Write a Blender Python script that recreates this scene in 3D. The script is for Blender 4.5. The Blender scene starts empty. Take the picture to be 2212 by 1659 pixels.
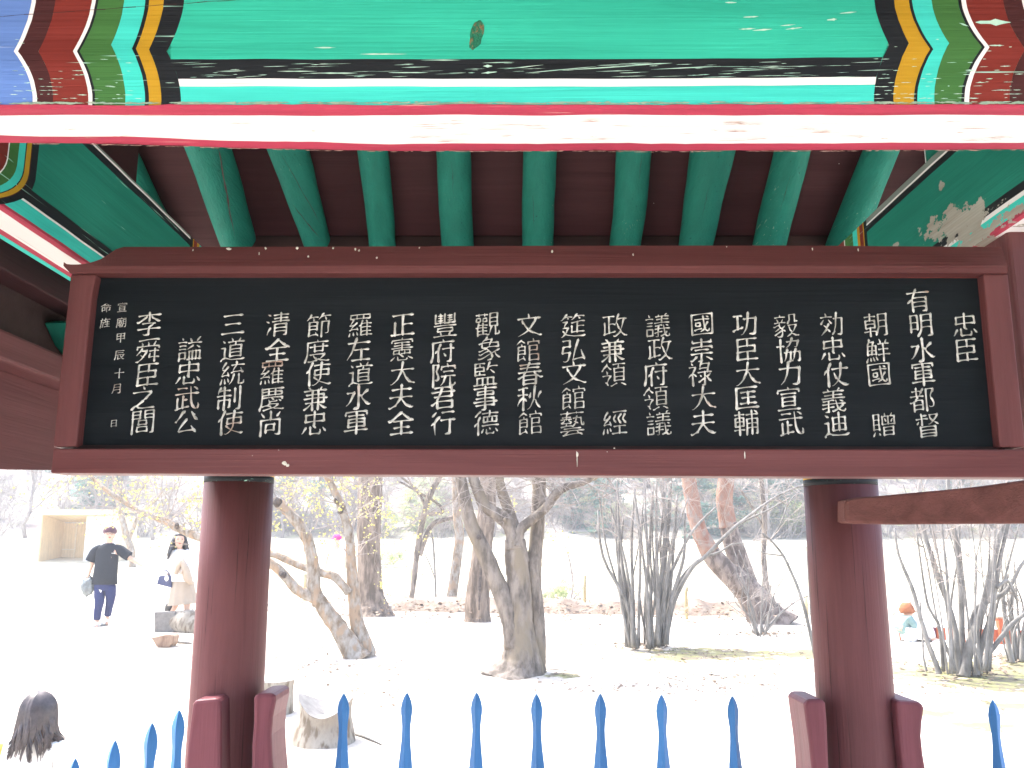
import bpy, math, random, colorsys
import numpy as np
from mathutils import Vector, Matrix, noise
R = math.radians
sc = bpy.context.scene
col = sc.collection

# ------------------------------------------------------------------ camera, world, sun
EYE = 1.6
TH = R(10.7)
cam_d = bpy.data.cameras.new('camera')
cam_d.sensor_width = 36.0
cam_d.lens = 36.0 * 0.8648
cam_d.clip_start = 0.02
cam_d.clip_end = 1200
cam = bpy.data.objects.new('camera', cam_d)
cam.location = (0, 0, EYE)
cam.rotation_euler = (R(90) + TH, 0, R(0.05))
col.objects.link(cam)
sc.camera = cam

SUN_EL, SUN_AZ = 58.0, 305.0        # azimuth clockwise from +Y (the way the camera looks)
w = bpy.data.worlds.new('World'); sc.world = w; w.use_nodes = True
nt = w.node_tree; bg = nt.nodes['Background']
sky = nt.nodes.new('ShaderNodeTexSky'); sky.sky_type = 'NISHITA'; sky.sun_disc = False
sky.sun_elevation = R(SUN_EL); sky.sun_rotation = R(SUN_AZ)
sky.air_density = 1.0; sky.dust_density = 3.0; sky.ozone_density = 1.0
nt.links.new(sky.outputs[0], bg.inputs[0]); bg.inputs[1].default_value = 0.15
sd = bpy.data.lights.new('sun', 'SUN'); sd.energy = 2.6; sd.angle = R(6.0); sd.color = (1.0, 0.965, 0.92)
so = bpy.data.objects.new('sun', sd); col.objects.link(so); so.location = (-20, -20, 30)
az = R(SUN_AZ); el = R(SUN_EL)
sdir = Vector((math.sin(az)*math.cos(el), math.cos(az)*math.cos(el), math.sin(el)))
so.rotation_euler = sdir.to_track_quat('Z', 'Y').to_euler()

sc.view_settings.view_transform = 'Standard'
sc.view_settings.look = 'None'
sc.view_settings.gamma = 1.0
sc.view_settings.exposure = 2.65
sc.view_settings.use_curve_mapping = False
HAZE = .004
sc.cycles.use_denoising = True
sc.cycles.max_bounces = 8
sc.cycles.diffuse_bounces = 5
sc.cycles.sample_clamp_indirect = 6.0

# ------------------------------------------------------------------ measuring helpers
F = 1913.0
CT, ST = math.cos(TH), math.sin(TH)
def P(u, v, Y):
    """point of the place seen at (u, v) of a 2212 px wide print, at distance Y"""
    dy = 829.5 - v
    yc = F*CT - dy*ST; zc = F*ST + dy*CT; xc = u - 1106
    return Vector((xc/yc*Y, Y, EYE + zc/yc*Y))
def sstep(a, b, x):
    t = max(0.0, min(1.0, (x-a)/(b-a))); return t*t*(3-2*t)
def H(x, y):
    z = 0.3*sstep(5, 15, y)
    if y > 24: z += (y-24)*0.09 if y < 46 else 22*0.09
    if y > 46: z += min((y-46)*0.36, 30) * (1-0.25*sstep(60, 150, abs(x)))
    if y > 8: z += 0.05*noise.noise(Vector((x*.25, y*.25, 3)))*sstep(8, 12, y)
    if y > 50: z += 1.6*noise.noise(Vector((x*.05, y*.05, 7)))*sstep(50, 60, y)
    return z
def G(u, v):
    """ground point under a pixel"""
    dy = 829.5 - v
    yc = F*CT - dy*ST; zc = F*ST + dy*CT; xc = u - 1106
    y = 2.0
    while y < 150:
        z = EYE + zc/yc*y
        if z <= H(xc/yc*y, y): break
        y += 0.03
    return Vector((xc/yc*y, y, H(xc/yc*y, y)))

# ------------------------------------------------------------------ object helpers
def link(o):
    col.objects.link(o); return o
def thing(name, label, cat, loc=(0, 0, 0), rz=0.0, group=None):
    o = bpy.data.objects.new(name, None); link(o)
    o.location = loc; o.rotation_euler = (0, 0, rz); o.empty_display_size = 0.1
    o['label'] = label; o['category'] = cat
    if group: o['group'] = group
    return o
def tag(o, label, cat, group=None):
    o['label'] = label; o['category'] = cat
    if group: o['group'] = group
    return o
def wloc(o):
    v = Vector((0, 0, 0))
    while o is not None:
        v += Vector(o.location); o = o.parent
    return v
class MB:
    """collects faces in world coordinates, then links them as one mesh object"""
    def __init__(s): s.v = []; s.f = []; s.m = []; s.sm = []
    def add(s, vs, fs, mi=0, smooth=False):
        n = len(s.v); s.v += [tuple(p) for p in vs]
        for f in fs:
            s.f.append(tuple(i+n for i in f)); s.m.append(mi); s.sm.append(smooth)
    def box(s, a, b, mi=0):
        x0, y0, z0 = a; x1, y1, z1 = b
        s.add([(x0,y0,z0),(x1,y0,z0),(x1,y1,z0),(x0,y1,z0),(x0,y0,z1),(x1,y0,z1),(x1,y1,z1),(x0,y1,z1)],
              [(0,3,2,1),(4,5,6,7),(0,1,5,4),(1,2,6,5),(2,3,7,6),(3,0,4,7)], mi)
    def prism(s, poly, y0, y1, mi=0, plane='XZ'):
        n = len(poly)
        mk = {'XZ': lambda a, b, t: (a, t, b), 'YZ': lambda a, b, t: (t, a, b), 'XY': lambda a, b, t: (a, b, t)}[plane]
        vs = [mk(a, b, y0) for a, b in poly] + [mk(a, b, y1) for a, b in poly]
        fs = [tuple(range(n)), tuple(range(2*n-1, n-1, -1))] + [(i, i+n, (i+1) % n+n, (i+1) % n) for i in range(n)]
        s.add(vs, fs, mi)
    def tube(s, pts, rad, seg=8, rough=0.0, mi=0, seed=0, cap=True, lobes=None):
        pts = [Vector(p) for p in pts]; n = len(pts)
        vs = []; up = None
        for i, p in enumerate(pts):
            d = (pts[min(i+1, n-1)] - pts[max(i-1, 0)])
            if d.length < 1e-9: d = Vector((0, 0, 1))
            d.normalize()
            if up is None:
                up = d.cross(Vector((0.13, 1, 0.07)));
                if up.length < .1: up = d.cross(Vector((1, 0, 0)))
            up = (up - d*up.dot(d)).normalized(); si = d.cross(up)
            r = rad[i] if hasattr(rad, '__len__') else rad
            for k in range(seg):
                a = 2*math.pi*k/seg
                rr = r
                if rough:
                    q = p + (up*math.cos(a)+si*math.sin(a))*r
                    rr = r*(1 + rough*noise.noise(q*(0.9/max(r, .02)) + Vector((seed, 0, 0))) + rough*.6*noise.noise(Vector((math.cos(a)*2.2, math.sin(a)*2.2, p.z*1.2+seed))))
                if lobes: rr *= 1 + lobes[0]*max(0, 1-i/lobes[2])*math.cos(lobes[1]*a+seed)
                vs.append(p + (up*math.cos(a)+si*math.sin(a))*rr)
        fs = [(i*seg+k, i*seg+(k+1) % seg, (i+1)*seg+(k+1) % seg, (i+1)*seg+k) for i in range(n-1) for k in range(seg)]
        if cap:
            fs.append(tuple(range(seg-1, -1, -1))); fs.append(tuple((n-1)*seg+k for k in range(seg)))
        s.add(vs, fs, mi, True)
    def ell(s, c, r, seg=16, rings=10, mi=0, fn=None):
        vs = []; c = Vector(c)
        for i in range(rings+1):
            t = math.pi*i/rings
            for k in range(seg):
                a = 2*math.pi*k/seg
                d = Vector((math.sin(t)*math.cos(a), math.sin(t)*math.sin(a), math.cos(t)))
                q = Vector((d.x*r[0], d.y*r[1], d.z*r[2]))
                if fn: q = fn(d, q)
                vs.append(c+q)
        fs = [(i*seg+k, (i+1)*seg+k, (i+1)*seg+(k+1) % seg, i*seg+(k+1) % seg) for i in range(rings) for k in range(seg)]
        s.add(vs, fs, mi, True)
    def mesh(s, name, off=Vector((0, 0, 0))):
        me = bpy.data.meshes.new(name)
        me.from_pydata([(p[0]-off[0], p[1]-off[1], p[2]-off[2]) for p in s.v], [], s.f)
        me.polygons.foreach_set('material_index', s.m)
        me.polygons.foreach_set('use_smooth', s.sm)
        me.update(); return me
    def build(s, name, mats, parent=None, bevel=0, loc=None, weld=False):
        off = wloc(parent) if parent else Vector((0, 0, 0))
        base = Vector(loc) if loc is not None else off
        me = s.mesh(name, base)
        for m in (mats if isinstance(mats, (list, tuple)) else [mats]): me.materials.append(m)
        o = bpy.data.objects.new(name, me); link(o)
        if parent: o.parent = parent; o.location = base - off
        elif loc is not None: o.location = base
        if bevel:
            b = o.modifiers.new('bevel', 'BEVEL'); b.width = bevel; b.segments = 2; b.limit_method = 'ANGLE'; b.angle_limit = R(40)
        return o
def smooth_path(pts, n=6):
    """catmull-rom through (point, radius) tuples"""
    out = []; m = len(pts)
    for i in range(m-1):
        p0, p1, p2, p3 = pts[max(0, i-1)], pts[i], pts[i+1], pts[min(m-1, i+2)]
        for k in range(n):
            t = k/n
            q = []
            for a, b, c, d in zip(p0, p1, p2, p3):
                q.append(.5*((2*b)+(-a+c)*t+(2*a-5*b+4*c-d)*t*t+(-a+3*b-3*c+d)*t*t*t))
            out.append(q)
    out.append(list(pts[-1])); return out
def copy_tree(o, parent=None):
    c = o.copy(); col.objects.link(c)
    if parent is not None: c.parent = parent
    for ch in [x for x in bpy.data.objects if x.parent == o]: copy_tree(ch, c)
    return c

# ------------------------------------------------------------------ materials
def newmat(name):
    m = bpy.data.materials.new(name); m.use_nodes = True
    t = m.node_tree; b = t.nodes['Principled BSDF']
    return m, t, b
def nd(t, kind, **kw):
    n = t.nodes.new(kind)
    for k, v in kw.items():
        if k == 'inp':
            for a, c in v.items(): n.inputs[a].default_value = c
        else: setattr(n, k, v)
    return n
def coords(t, scale=(1, 1, 1), per_object=True):
    tc = nd(t, 'ShaderNodeTexCoord'); mp = nd(t, 'ShaderNodeMapping'); mp.inputs['Scale'].default_value = scale
    if per_object:
        oi = nd(t, 'ShaderNodeObjectInfo'); ml = nd(t, 'ShaderNodeMath', operation='MULTIPLY', inp={1: 37.0})
        ad = nd(t, 'ShaderNodeVectorMath', operation='ADD')
        t.links.new(oi.outputs['Random'], ml.inputs[0]); t.links.new(tc.outputs['Object'], ad.inputs[0]); t.links.new(ml.outputs[0], ad.inputs[1])
        t.links.new(ad.outputs[0], mp.inputs[0])
    else: t.links.new(tc.outputs['Object'], mp.inputs[0])
    return mp.outputs[0], tc
def ramp(t, src, stops):
    r = nd(t, 'ShaderNodeValToRGB'); e = r.color_ramp.elements
    while len(e) > 1: e.remove(e[-1])
    e[0].position = stops[0][0]; e[0].color = stops[0][1]
    for p, c in stops[1:]:
        x = e.new(p); x.color = c
    t.links.new(src, r.inputs[0]); return r.outputs[0]
def g1(x): return (x, x, x, 1)
def mix(t, fac, a, b, mode='MIX'):
    n = nd(t, 'ShaderNodeMix', data_type='RGBA', blend_type=mode)
    if isinstance(fac, (int, float)): n.inputs[0].default_value = fac
    else: t.links.new(fac, n.inputs[0])
    for i, s_ in ((6, a), (7, b)):
        if isinstance(s_, (tuple, list)): n.inputs[i].default_value = (*s_[:3], 1)
        else: t.links.new(s_, n.inputs[i])
    return n.outputs[2]
def paint(name, c, grain='X', rough=.55, wear=(.35, .62, .5), wamt=.5, crack=.4, peel=None, var=.12, specks=0.0, bump=.25, dirt=.25, spec=.15):
    """weathered paint on planed timber: grain, brushed tone, scuffs, hairline cracks"""
    m, t, b = newmat(name)
    lo, hi = 1.6, 26.0
    g = {'X': (lo, hi, hi), 'Y': (hi, lo, hi), 'Z': (hi, hi, lo)}[grain]
    gs = {'X': (4, 210, 210), 'Y': (210, 4, 210), 'Z': (210, 210, 4)}[grain]
    v1, tc = coords(t, g); v2, _ = coords(t, gs); v3, _ = coords(t, (3.1, 3.1, 3.1))
    n1 = nd(t, 'ShaderNodeTexNoise', inp={'Scale': 1.0, 'Detail': 6, 'Roughness': .6, 'Distortion': .6}); t.links.new(v1, n1.inputs[0])
    n2 = nd(t, 'ShaderNodeTexNoise', inp={'Scale': 1.0, 'Detail': 3, 'Roughness': .5, 'Distortion': .3}); t.links.new(v2, n2.inputs[0])
    n3 = nd(t, 'ShaderNodeTexNoise', inp={'Scale': 1.0, 'Detail': 5, 'Roughness': .6}); t.links.new(v3, n3.inputs[0])
    dark = tuple(x*(1-var*1.6) for x in c); lite = tuple(min(.9, x*(1+var)+.004) for x in c)
    base = mix(t, ramp(t, n1.outputs[0], [(.3, g1(0)), (.72, g1(1))]), dark, lite)
    base = mix(t, ramp(t, n3.outputs[0], [(.38, g1(dirt)), (.6, g1(0))]), base, tuple(x*.72+.006 for x in c))
    if wamt > 0:
        # thin scuffs along the grain where the big noise lets them appear
        a = ramp(t, n2.outputs[0], [(.665, g1(0)), (.70, g1(1))])
        z = ramp(t, n3.outputs[0], [(.60-.22*wamt, g1(0)), (.66-.16*wamt, g1(1))])
        fm = nd(t, 'ShaderNodeMath', operation='MULTIPLY'); t.links.new(a, fm.inputs[0]); t.links.new(z, fm.inputs[1])
        base = mix(t, fm.outputs[0], base, wear)
    if crack > 0:
        k = ramp(t, n2.outputs[0], [(.255, g1(crack)), (.30, g1(0))])
        base = mix(t, k, base, tuple(x*.18 for x in c))
    if specks > 0:
        vo = nd(t, 'ShaderNodeTexVoronoi', inp={'Scale': 13.0}); v4, _ = coords(t, (1, 1, 1)); t.links.new(v4, vo.inputs[0])
        sp = ramp(t, vo.outputs['Distance'], [(specks*.8, g1(1)), (specks, g1(0))])
        wn = nd(t, 'ShaderNodeMath', operation='GREATER_THAN', inp={1: .80}); sx = nd(t, 'ShaderNodeSeparateColor'); t.links.new(vo.outputs['Color'], sx.inputs[0]); t.links.new(sx.outputs[0], wn.inputs[0])
        fm = nd(t, 'ShaderNodeMath', operation='MULTIPLY'); t.links.new(sp, fm.inputs[0]); t.links.new(wn.outputs[0], fm.inputs[1])
        base = mix(t, fm.outputs[0], base, (.6, .58, .52))
    if peel:
        # paint lost down to grey wood round given spots: (centre, radii) in object space
        tot = None
        for (cx, cy, cz), (rx, ry, rz), shear in peel:
            sb = nd(t, 'ShaderNodeVectorMath', operation='SUBTRACT', inp={1: (cx, cy, cz)}); t.links.new(tc.outputs['Object'], sb.inputs[0])
            mp = nd(t, 'ShaderNodeMapping', inp={'Rotation': (shear, 0, 0)}); t.links.new(sb.outputs[0], mp.inputs[0])
            dv = nd(t, 'ShaderNodeVectorMath', operation='DIVIDE', inp={1: (rx, ry, rz)}); t.links.new(mp.outputs[0], dv.inputs[0])
            ln = nd(t, 'ShaderNodeVectorMath', operation='LENGTH'); t.links.new(dv.outputs[0], ln.inputs[0])
            inv = nd(t, 'ShaderNodeMath', operation='SUBTRACT', inp={0: 1.0}); t.links.new(ln.outputs['Value'], inv.inputs[1])
            if tot is None: tot = inv.outputs[0]
            else:
                mx = nd(t, 'ShaderNodeMath', operation='MAXIMUM'); t.links.new(tot, mx.inputs[0]); t.links.new(inv.outputs[0], mx.inputs[1]); tot = mx.outputs[0]
        v5, _ = coords(t, (14, 22, 40) if grain == 'Y' else (22, 22, 40), per_object=False)
        n5 = nd(t, 'ShaderNodeTexNoise', inp={'Scale': 1.0, 'Detail': 7, 'Roughness': .65}); t.links.new(v5, n5.inputs[0])
        ad = nd(t, 'ShaderNodeMath', operation='MULTIPLY_ADD', inp={1: 3.2, 2: -1.6}); t.links.new(n5.outputs[0], ad.inputs[0])
        sm = nd(t, 'ShaderNodeMath', operation='ADD'); t.links.new(ad.outputs[0], sm.inputs[0]); t.links.new(tot, sm.inputs[1])
        k = ramp(t, sm.outputs[0], [(.30, g1(0)), (.34, g1(1))])
        wood = mix(t, ramp(t, n1.outputs[0], [(.35, g1(0)), (.65, g1(1))]), (.30, .27, .22), (.44, .43, .37))
        base = mix(t, k, base, wood)
    t.links.new(base, b.inputs['Base Color'])
    b.inputs['Roughness'].default_value = rough
    b.inputs['Specular IOR Level'].default_value = spec
    bp = nd(t, 'ShaderNodeBump', inp={'Strength': bump, 'Distance': .004})
    hs = nd(t, 'ShaderNodeMath', operation='ADD'); t.links.new(n1.outputs[0], hs.inputs[0]); t.links.new(n2.outputs[0], hs.inputs[1])
    t.links.new(hs.outputs[0], bp.inputs['Height']); t.links.new(bp.outputs[0], b.inputs['Normal'])
    return m
def rough_mat(name, c1, c2, scale=(4, 4, 4), rough=.85, bump=.4, dist=.01, lo=.35, hi=.65, c3=None, sc3=1.0, rnd=0.0, spec=.2, tr=None):
    m, t, b = newmat(name)
    v1, tc = coords(t, scale)
    n1 = nd(t, 'ShaderNodeTexNoise', inp={'Scale': 1.0, 'Detail': 7, 'Roughness': .62}); t.links.new(v1, n1.inputs[0])
    base = mix(t, ramp(t, n1.outputs[0], [(lo, g1(0)), (hi, g1(1))]), c1, c2)
    if c3:
        v2, _ = coords(t, tuple(s*sc3 for s in scale))
        n2 = nd(t, 'ShaderNodeTexNoise', inp={'Scale': 1.0, 'Detail': 4}); t.links.new(v2, n2.inputs[0])
        base = mix(t, ramp(t, n2.outputs[0], [(.5, g1(0)), (.62, g1(1))]), base, c3)
    if rnd:
        oi = nd(t, 'ShaderNodeObjectInfo'); hs = nd(t, 'ShaderNodeHueSaturation'); ma = nd(t, 'ShaderNodeMapRange', inp={3: 1-rnd, 4: 1+rnd})
        t.links.new(oi.outputs['Random'], ma.inputs[0]); t.links.new(ma.outputs[0], hs.inputs['Value']); t.links.new(base, hs.inputs['Color']); base = hs.outputs[0]
    t.links.new(base, b.inputs['Base Color']); b.inputs['Roughness'].default_value = rough; b.inputs['Specular IOR Level'].default_value = spec
    if bump:
        bp = nd(t, 'ShaderNodeBump', inp={'Strength': bump, 'Distance': dist}); t.links.new(n1.outputs[0], bp.inputs['Height']); t.links.new(bp.outputs[0], b.inputs['Normal'])
    if tr:
        b.inputs['Transmission Weight'].default_value = 0
        ts = nd(t, 'ShaderNodeBsdfTranslucent'); t.links.new(base, ts.inputs[0])
        mx = nd(t, 'ShaderNodeMixShader', inp={0: tr}); out = t.nodes['Material Output']
        t.links.new(b.outputs[0], mx.inputs[1]); t.links.new(ts.outputs[0], mx.inputs[2]); t.links.new(mx.outputs[0], out.inputs[0])
    return m

GLYPHS = """三24507450,12188618,18818081|之49384434,50404434,50404434,30233316,331648128613,15697469,47875278,65535645,65535645,746974634434,1211212130234938|事23712261,360944094811,12828782,18237823,18487748,2371757177707660,10368836,49894811,22617660,77487823|仗37698969,236417620950,445550405432,3388257323642410,51376323781486119112,688867516134532340133412|使216516631055,39623944,86638644,36798979,39448644,39628663,37375422641785109212,628861355422461536103112,318921652210|全87549055,82588754,25327532,49524911,13108610,0855125419585084,1958245375538258,508475627856|公23197621,63857469,09541355,65378213,638578638655,3887348626701355,485925262319|兼31843376,31843376,183434343731,70866577,58496033,25893184,19627762,11498849,77627834,58765810,39763934373139283910,12768676,1212252040347834,603383159014|制16441618,54445319,47175319,70817036,75108511,878887158511,11595759,34883410,16445444,18765376,21871367|力591273117713,8568822880177713,16698568,47894669434832261914|功8868863383168012,65138012,25782534,47688868,12793979,628861555633441639123512,1027133039364239|効333237314322,876784158010,70118010,17571352,17571453,48565051,60235112,17571352,298831833176,58678767,13765076,23661453,41655051,333222191312,23463437,405033322219,6988674460235112|匡13848384,13841215,12158614,32507550,52695231,27307930,29697769|十49894910,11548754|協574155135310,48095310,884187138510,79098510,8479816079587058,60116311,22892210,10643364,35415741,66418841,44798479,445040223311,755069196311,6289607955674156|君31168016,80398016,12718871,20557855,21877787,77877855,1028132826388039,4686437131453116|命67677268,336464646767,29703364,40783675,40783675,18244025,39504025,18503950,70228024,81508024,57508150,57505609,18501817,726884638963,0764126229704481,4784548164746767|國85878416,13878587,13871416,14168416,695863445942,5935652869267328,74357328,24314736,28584358,43584345,28454345,28582845,25697369,64797176,45265935,53795935|大48594655,126246624859,62356530,62356530,61366925,61366925,48595354603772218214,48593529262013110912,508848593835,722182148913,465552628762|夫12484648,50488548,18758175,49894845,081213113020,504835252115,4648652386119013|宣48875079,27237023,26387138,27527152,12108610,85798568,25657465,14791368,14798579,71527023,27522723|尚77827174,36466346,63466226,35266226,17611710,81618112,661273108112,49894962,36463520,17618161,17862872,81867174|崇18851976,82858276,50364911,37104911,15611453,85618553,28497249,19768276,14368636,111315133026,15618561,508849685062,652574228712|左59465912,14718771,29118911,325038468446,4288325026361115|府55396129,364930472641,66107610,177817341212,50558855,786977137610,17788879,43703649,52885579,385936493710|度51195015,2212291044135015,51195015,2212291044135015,52875480,43477047,61186315,51196118,393539305119,187917351011,631584109112,27638763,18798780,28367636,42704347,71707047,763676316118|廟65698669,65528652,64358635,1781163811131208,28455245,479051875282,252354236019,26665466,28552934,40724056,8669861284107609,40344009,17818981,29345134,52555134,28555255,656964355610|弘11433643,364334253015241215121314,14641143,14643664,36853664,12853685,47188323,74508614,658647184414|德86698651,70697052,41694151,55695552,23841272,61316426,36409040,502650155111,51117311,76177311,37828982,41518651,62896070,40273415,82278817,30891272,41698669,2968235822512310,225115471040|忠80778154,19771854,343434163512,35126611,682570206611,47385333,203313180714,19778077,18548154,78318718,498848444738|慶48194915,39283925,505151485744,39254520,433763376740,59166213741185099011,74428137,87528545,18728372,39823962,61826162,17528752,1861826184628372,17838883,39254819,392844297227,18223925,17831752152610131109,404443374429,2309591670247227|憲78208613,78208217,15821373,84828573,49894983,21334033,21452133,40454033,47334530,59455833,77457733,3611631066116816,35233611,14538553,23637663,24727472,47337733,49724946,15828482,214549467745,40335422,23221011,71238217|政87119112,305543555053,566058586635,8272785072356933,69337027,59728272,10201421,14611421,66356933,30823025,10824782,59728872,70278711,102046274929,461250117027,628856605053|文483447293219,48344629,48344629,267227643254,11728872,612385119012,26722764394455276620,488850825073,7272706155384834442729181211|旌54895177,50774468,19543654,36543416311126112313,50368536,68656815,45148914,51548555,107339734468,1973173010121107,546451544447,50778877,238926822673|日23537653,23207620,76537620,23857685,23852214,76857615|明51428542,52658565,71128514,13373737,13613761,13863786,52878587,85878514,37863737,13861328,5287514248293713|春793986349335,71427028,28137013,28287028,16828382,18698069,48883856,11558755,325528422813,665571427013,1034284271427740|月32648264,65138115,33863264,33868287,31428242,82648242,828783228115,3386314225241714|有31287628,31447644,22501846,63107612,35693260,32607759,13778877,77597612,22501242,305524531846,438830553110|朝60858785,60628662,16524552,60408640,76108612,86628640,112649265421,12794879,30393010,45654640,30893066,15651639,87858612,16394640,15654565,608560405114|李41783872,311335104811,11318731,49884959,12798779,50384811,27507049,085613553872,597286558956,644961445038,577859726567|正24592416,52518151,51835116,11158815,15848484|武36175521,873089248612,36445144,18844784,18501914,10668766,36573617,11125521,61886537702279118612,718776868478|毅27872880,69256720,177320682062,85119111,8348783273266925,57488348,181322103212,60858085,80858062,80628961,52106720,353342334629,45493540,11804580,354035193212,608560705457,10614661,11322541,10173533,38723462,574863316925,672074198511,0747114619512652,2661265230443540|水12653564,4989491446113710,79706253,62536147792786229123,35643047243415240921,505957546253|清40248024,40498049,40368036,80498036,40498049,40494036,70108011,16862581,11622057,36828582,38718371,60896060,40494010,32598959,80498011,25371513|甲18648064,18428042,49864913,18868086,80868138,18861838|監40344011,30843073,21342111,58345811,30593046,61745462,61748975,44724459,77347711,21347734,14851446,14854685,10118811,14464846,14594459,14724472,67618049,648761745462|督24127512,68646661,568558766864,56858285,73608453,23457545,24347534,24237523,73608453,29844684,18641356,11724972,75457512,23452412,29893053,828581797165605654535054|祿54838183,55096511,12733372,49435338,21882581,43548854,442059306531,85467436,66546511,244929493641,81837554,33723266265624492410,244915440937,674274368719,55894967,476649677667|秋265232503841,52684851,86687849,10624162,27842710,2652204809290925,6544694372328513,1282278435874186,67896544521845124011|筵22232118171412110811,69807373,31803374,45474526,61886590,64468546,3243293126242223,13632863,64616326,28631944,45268726,4459646180648863,59828881,22824581,153225193216531186119013,6188598251734471,144219443243,27902488228211710671|節16144119,308133713267,17364436,17494549,60625910,60628562,8562852482217320,17624562,17621614,71817569,45624436,60818982,20814681,2289208111710870,6590628960814971,3925411944184713|統14423544,15642562,23302514,14300912,72447213,721374128712,89228712,33323620,45778777,258814671564,33543740,347316471442,776781578751,5544532849194111,62896484637752605255,4552525563548157|經14413543,19741361,52744561,45615248,52744561,45615248,66356611,2561245616461441,24282513,45848884,14281011,33313620,47358535,42118911,25851361,33533739,7175616262586946,8474786378578646,1361256129633372|羅45475150,12511652,15881574,37873773,82878273,59875973,26262715,14251113,52428442,52288428,15888287,52558655,52158815,15748273,38434134,37274016,37591737,12513053,706672617215,123517373938,566651505215,257325661652|義88178712,19093011,66876480,66877090,70498144,30893480,19687868,10368736,49794858,10234927,31473011,10578757,14808380,1247314743504849,4411471166198030,741284108712,565063247412|臣50845062,50395015,75617540,16391514,15145015,16851514,15148314,16617561,16858185,16397540|舜13651255,277930732966,57395425,253433273627,10121812,10121812,497951735066,87658856,76806966,27504549,188678898687,56478547,73547310,54258725,13658765,4549434030201812,295727501234|藝82428842,786778528242,29502941,31843382,10843184,27162412,65217014,226421591253,38643859,38594754,64896484,885189468842,32243421,09243224,22337733,338235848784,125314504450,53677867,114047425140,56576950,11644664,62545140,15722772297432724272,33902965,241238246324652167248824,1710701477138110,647362545442|行60107412,75587412,28871574,48848684,44588958,124418492451,3869326524512510|觀60868486,60718471,78128912,892391208912,77417812,664162215612,51115612,51115612,60568456,35594860,35713559,35714872,48724860,13722572,25722560,12592560,13721259,17264726,10835083,21892179,40894079,18474947,60865942,84868442,171448145111,171448145111,59428442,11384737,34533515,205317391710|謚70417012,13363336,33363315,13153315,58415812,46414612,50865475,50865475,83418312,09733573,43698769,13613361,13493349,22882482,72598252,46418341,13361310,41128812,848881877376,58604148|議611172167419,89178810,77508447,12371215,12373036,30363015,12153015,52875381,52875381,819077897581,18892181,12613061,09743274,12493049,45708470,39378837,64806359,39236327,5248511150094111,39588858,42818681,611172168025,414858506350,69507419791184098810|豐24372326,24377538,75387526,49884957,82868257,49576557,16861657,12478647,65836557,24664266,57667466,57837483,24834183,33873357,26754075,58757375,11108810,16578257,68246311,33253611,232668247526|象21712155,21553654,36543751,77707855,35835683,568356784655,133018284642,3248405446557855,663871298516,114218423751,116821717770,37515238553358215513,1016171527188146,41105513,3890358326782171|贈15673467,50138213,79877577,66766650,50268226,15333433,15503450,33203614,33203614,46774650,87778750,15843485,34503433,15333433,15501533,50398240,19241311,54695859,80687558,46508750,15841533,82408213,50395013,34853433,46778777,55875677|軍14871375,84878575,11248724,22507750,22377737,23627662,24747474,49874912,14878487,76627737,23622237|輔80108611,86838776,78898683,68768776,13531239,12392639,51468646,51618761,51308630,68896810,09264226,11794179,13534053,40664040,49768776,87618611,51615009,12664066,12394040,12661239,26892610|辰36533616,195317311114,20878587,36165721,34707970,19538853,844469336829,2087195317311114,54536037732386158916|迪23562321,10562356,13151108,14832476,61896130,40518251,40734030,82738230,40308230,40738273,13152321,23213515561181118813,3515561181119116|道42507950,13141109,468849834976,59765863,42247824,42377937,13142321,23552321,10552355,16812274,42634224,42637963,79637824,35768876,2321461180119014,75887076|都26474846,325628522647,21164816,63848784,21314831,63846310,63848784,878487788472,157941794674,48464816,20432011,10615261,298929633256,52864062,0741114020432647,7953844789358725832375227026,8784877878607953|閭57638463,14764176,31186618,14634063,57768476,14884188,76128414,56888488,35556255,62556342,35426342,35553542,32333118,32336533,65336618,56885763,14881412,84888414,41884063|院183422312833,87198512,6943701272108512,6943701272108512,11853084,11851110,40774067,47607860,85778667,30842362304630372833,40778577,40448644,60896377,5343492444173611|領282327193113,25222823,21252522,14690963,24822782,24822782,52278427,52418541,52558555,28562852,67846670,134638463944,411045106018,27892782,51705227,48858885,85708427,51708570,24632856,24821165,24821165,741877189010,27824168,39442823|館56648264,82648147,56478147,56138513,28712963,17363936,50785069,88788969,17503950,16143621,56335613,56338533,85338513,39623936,56645613,50788878,17611614,28854076,28851271,17613962,69897178,352836214114|鮮21813680,568860796071,43274815,33263714,24252514,15241010,69716910,51348934,54528552,15664466,15504350,44664436,15364436,52718771,368030662936,2289218115721536,818578777871"""
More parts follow.
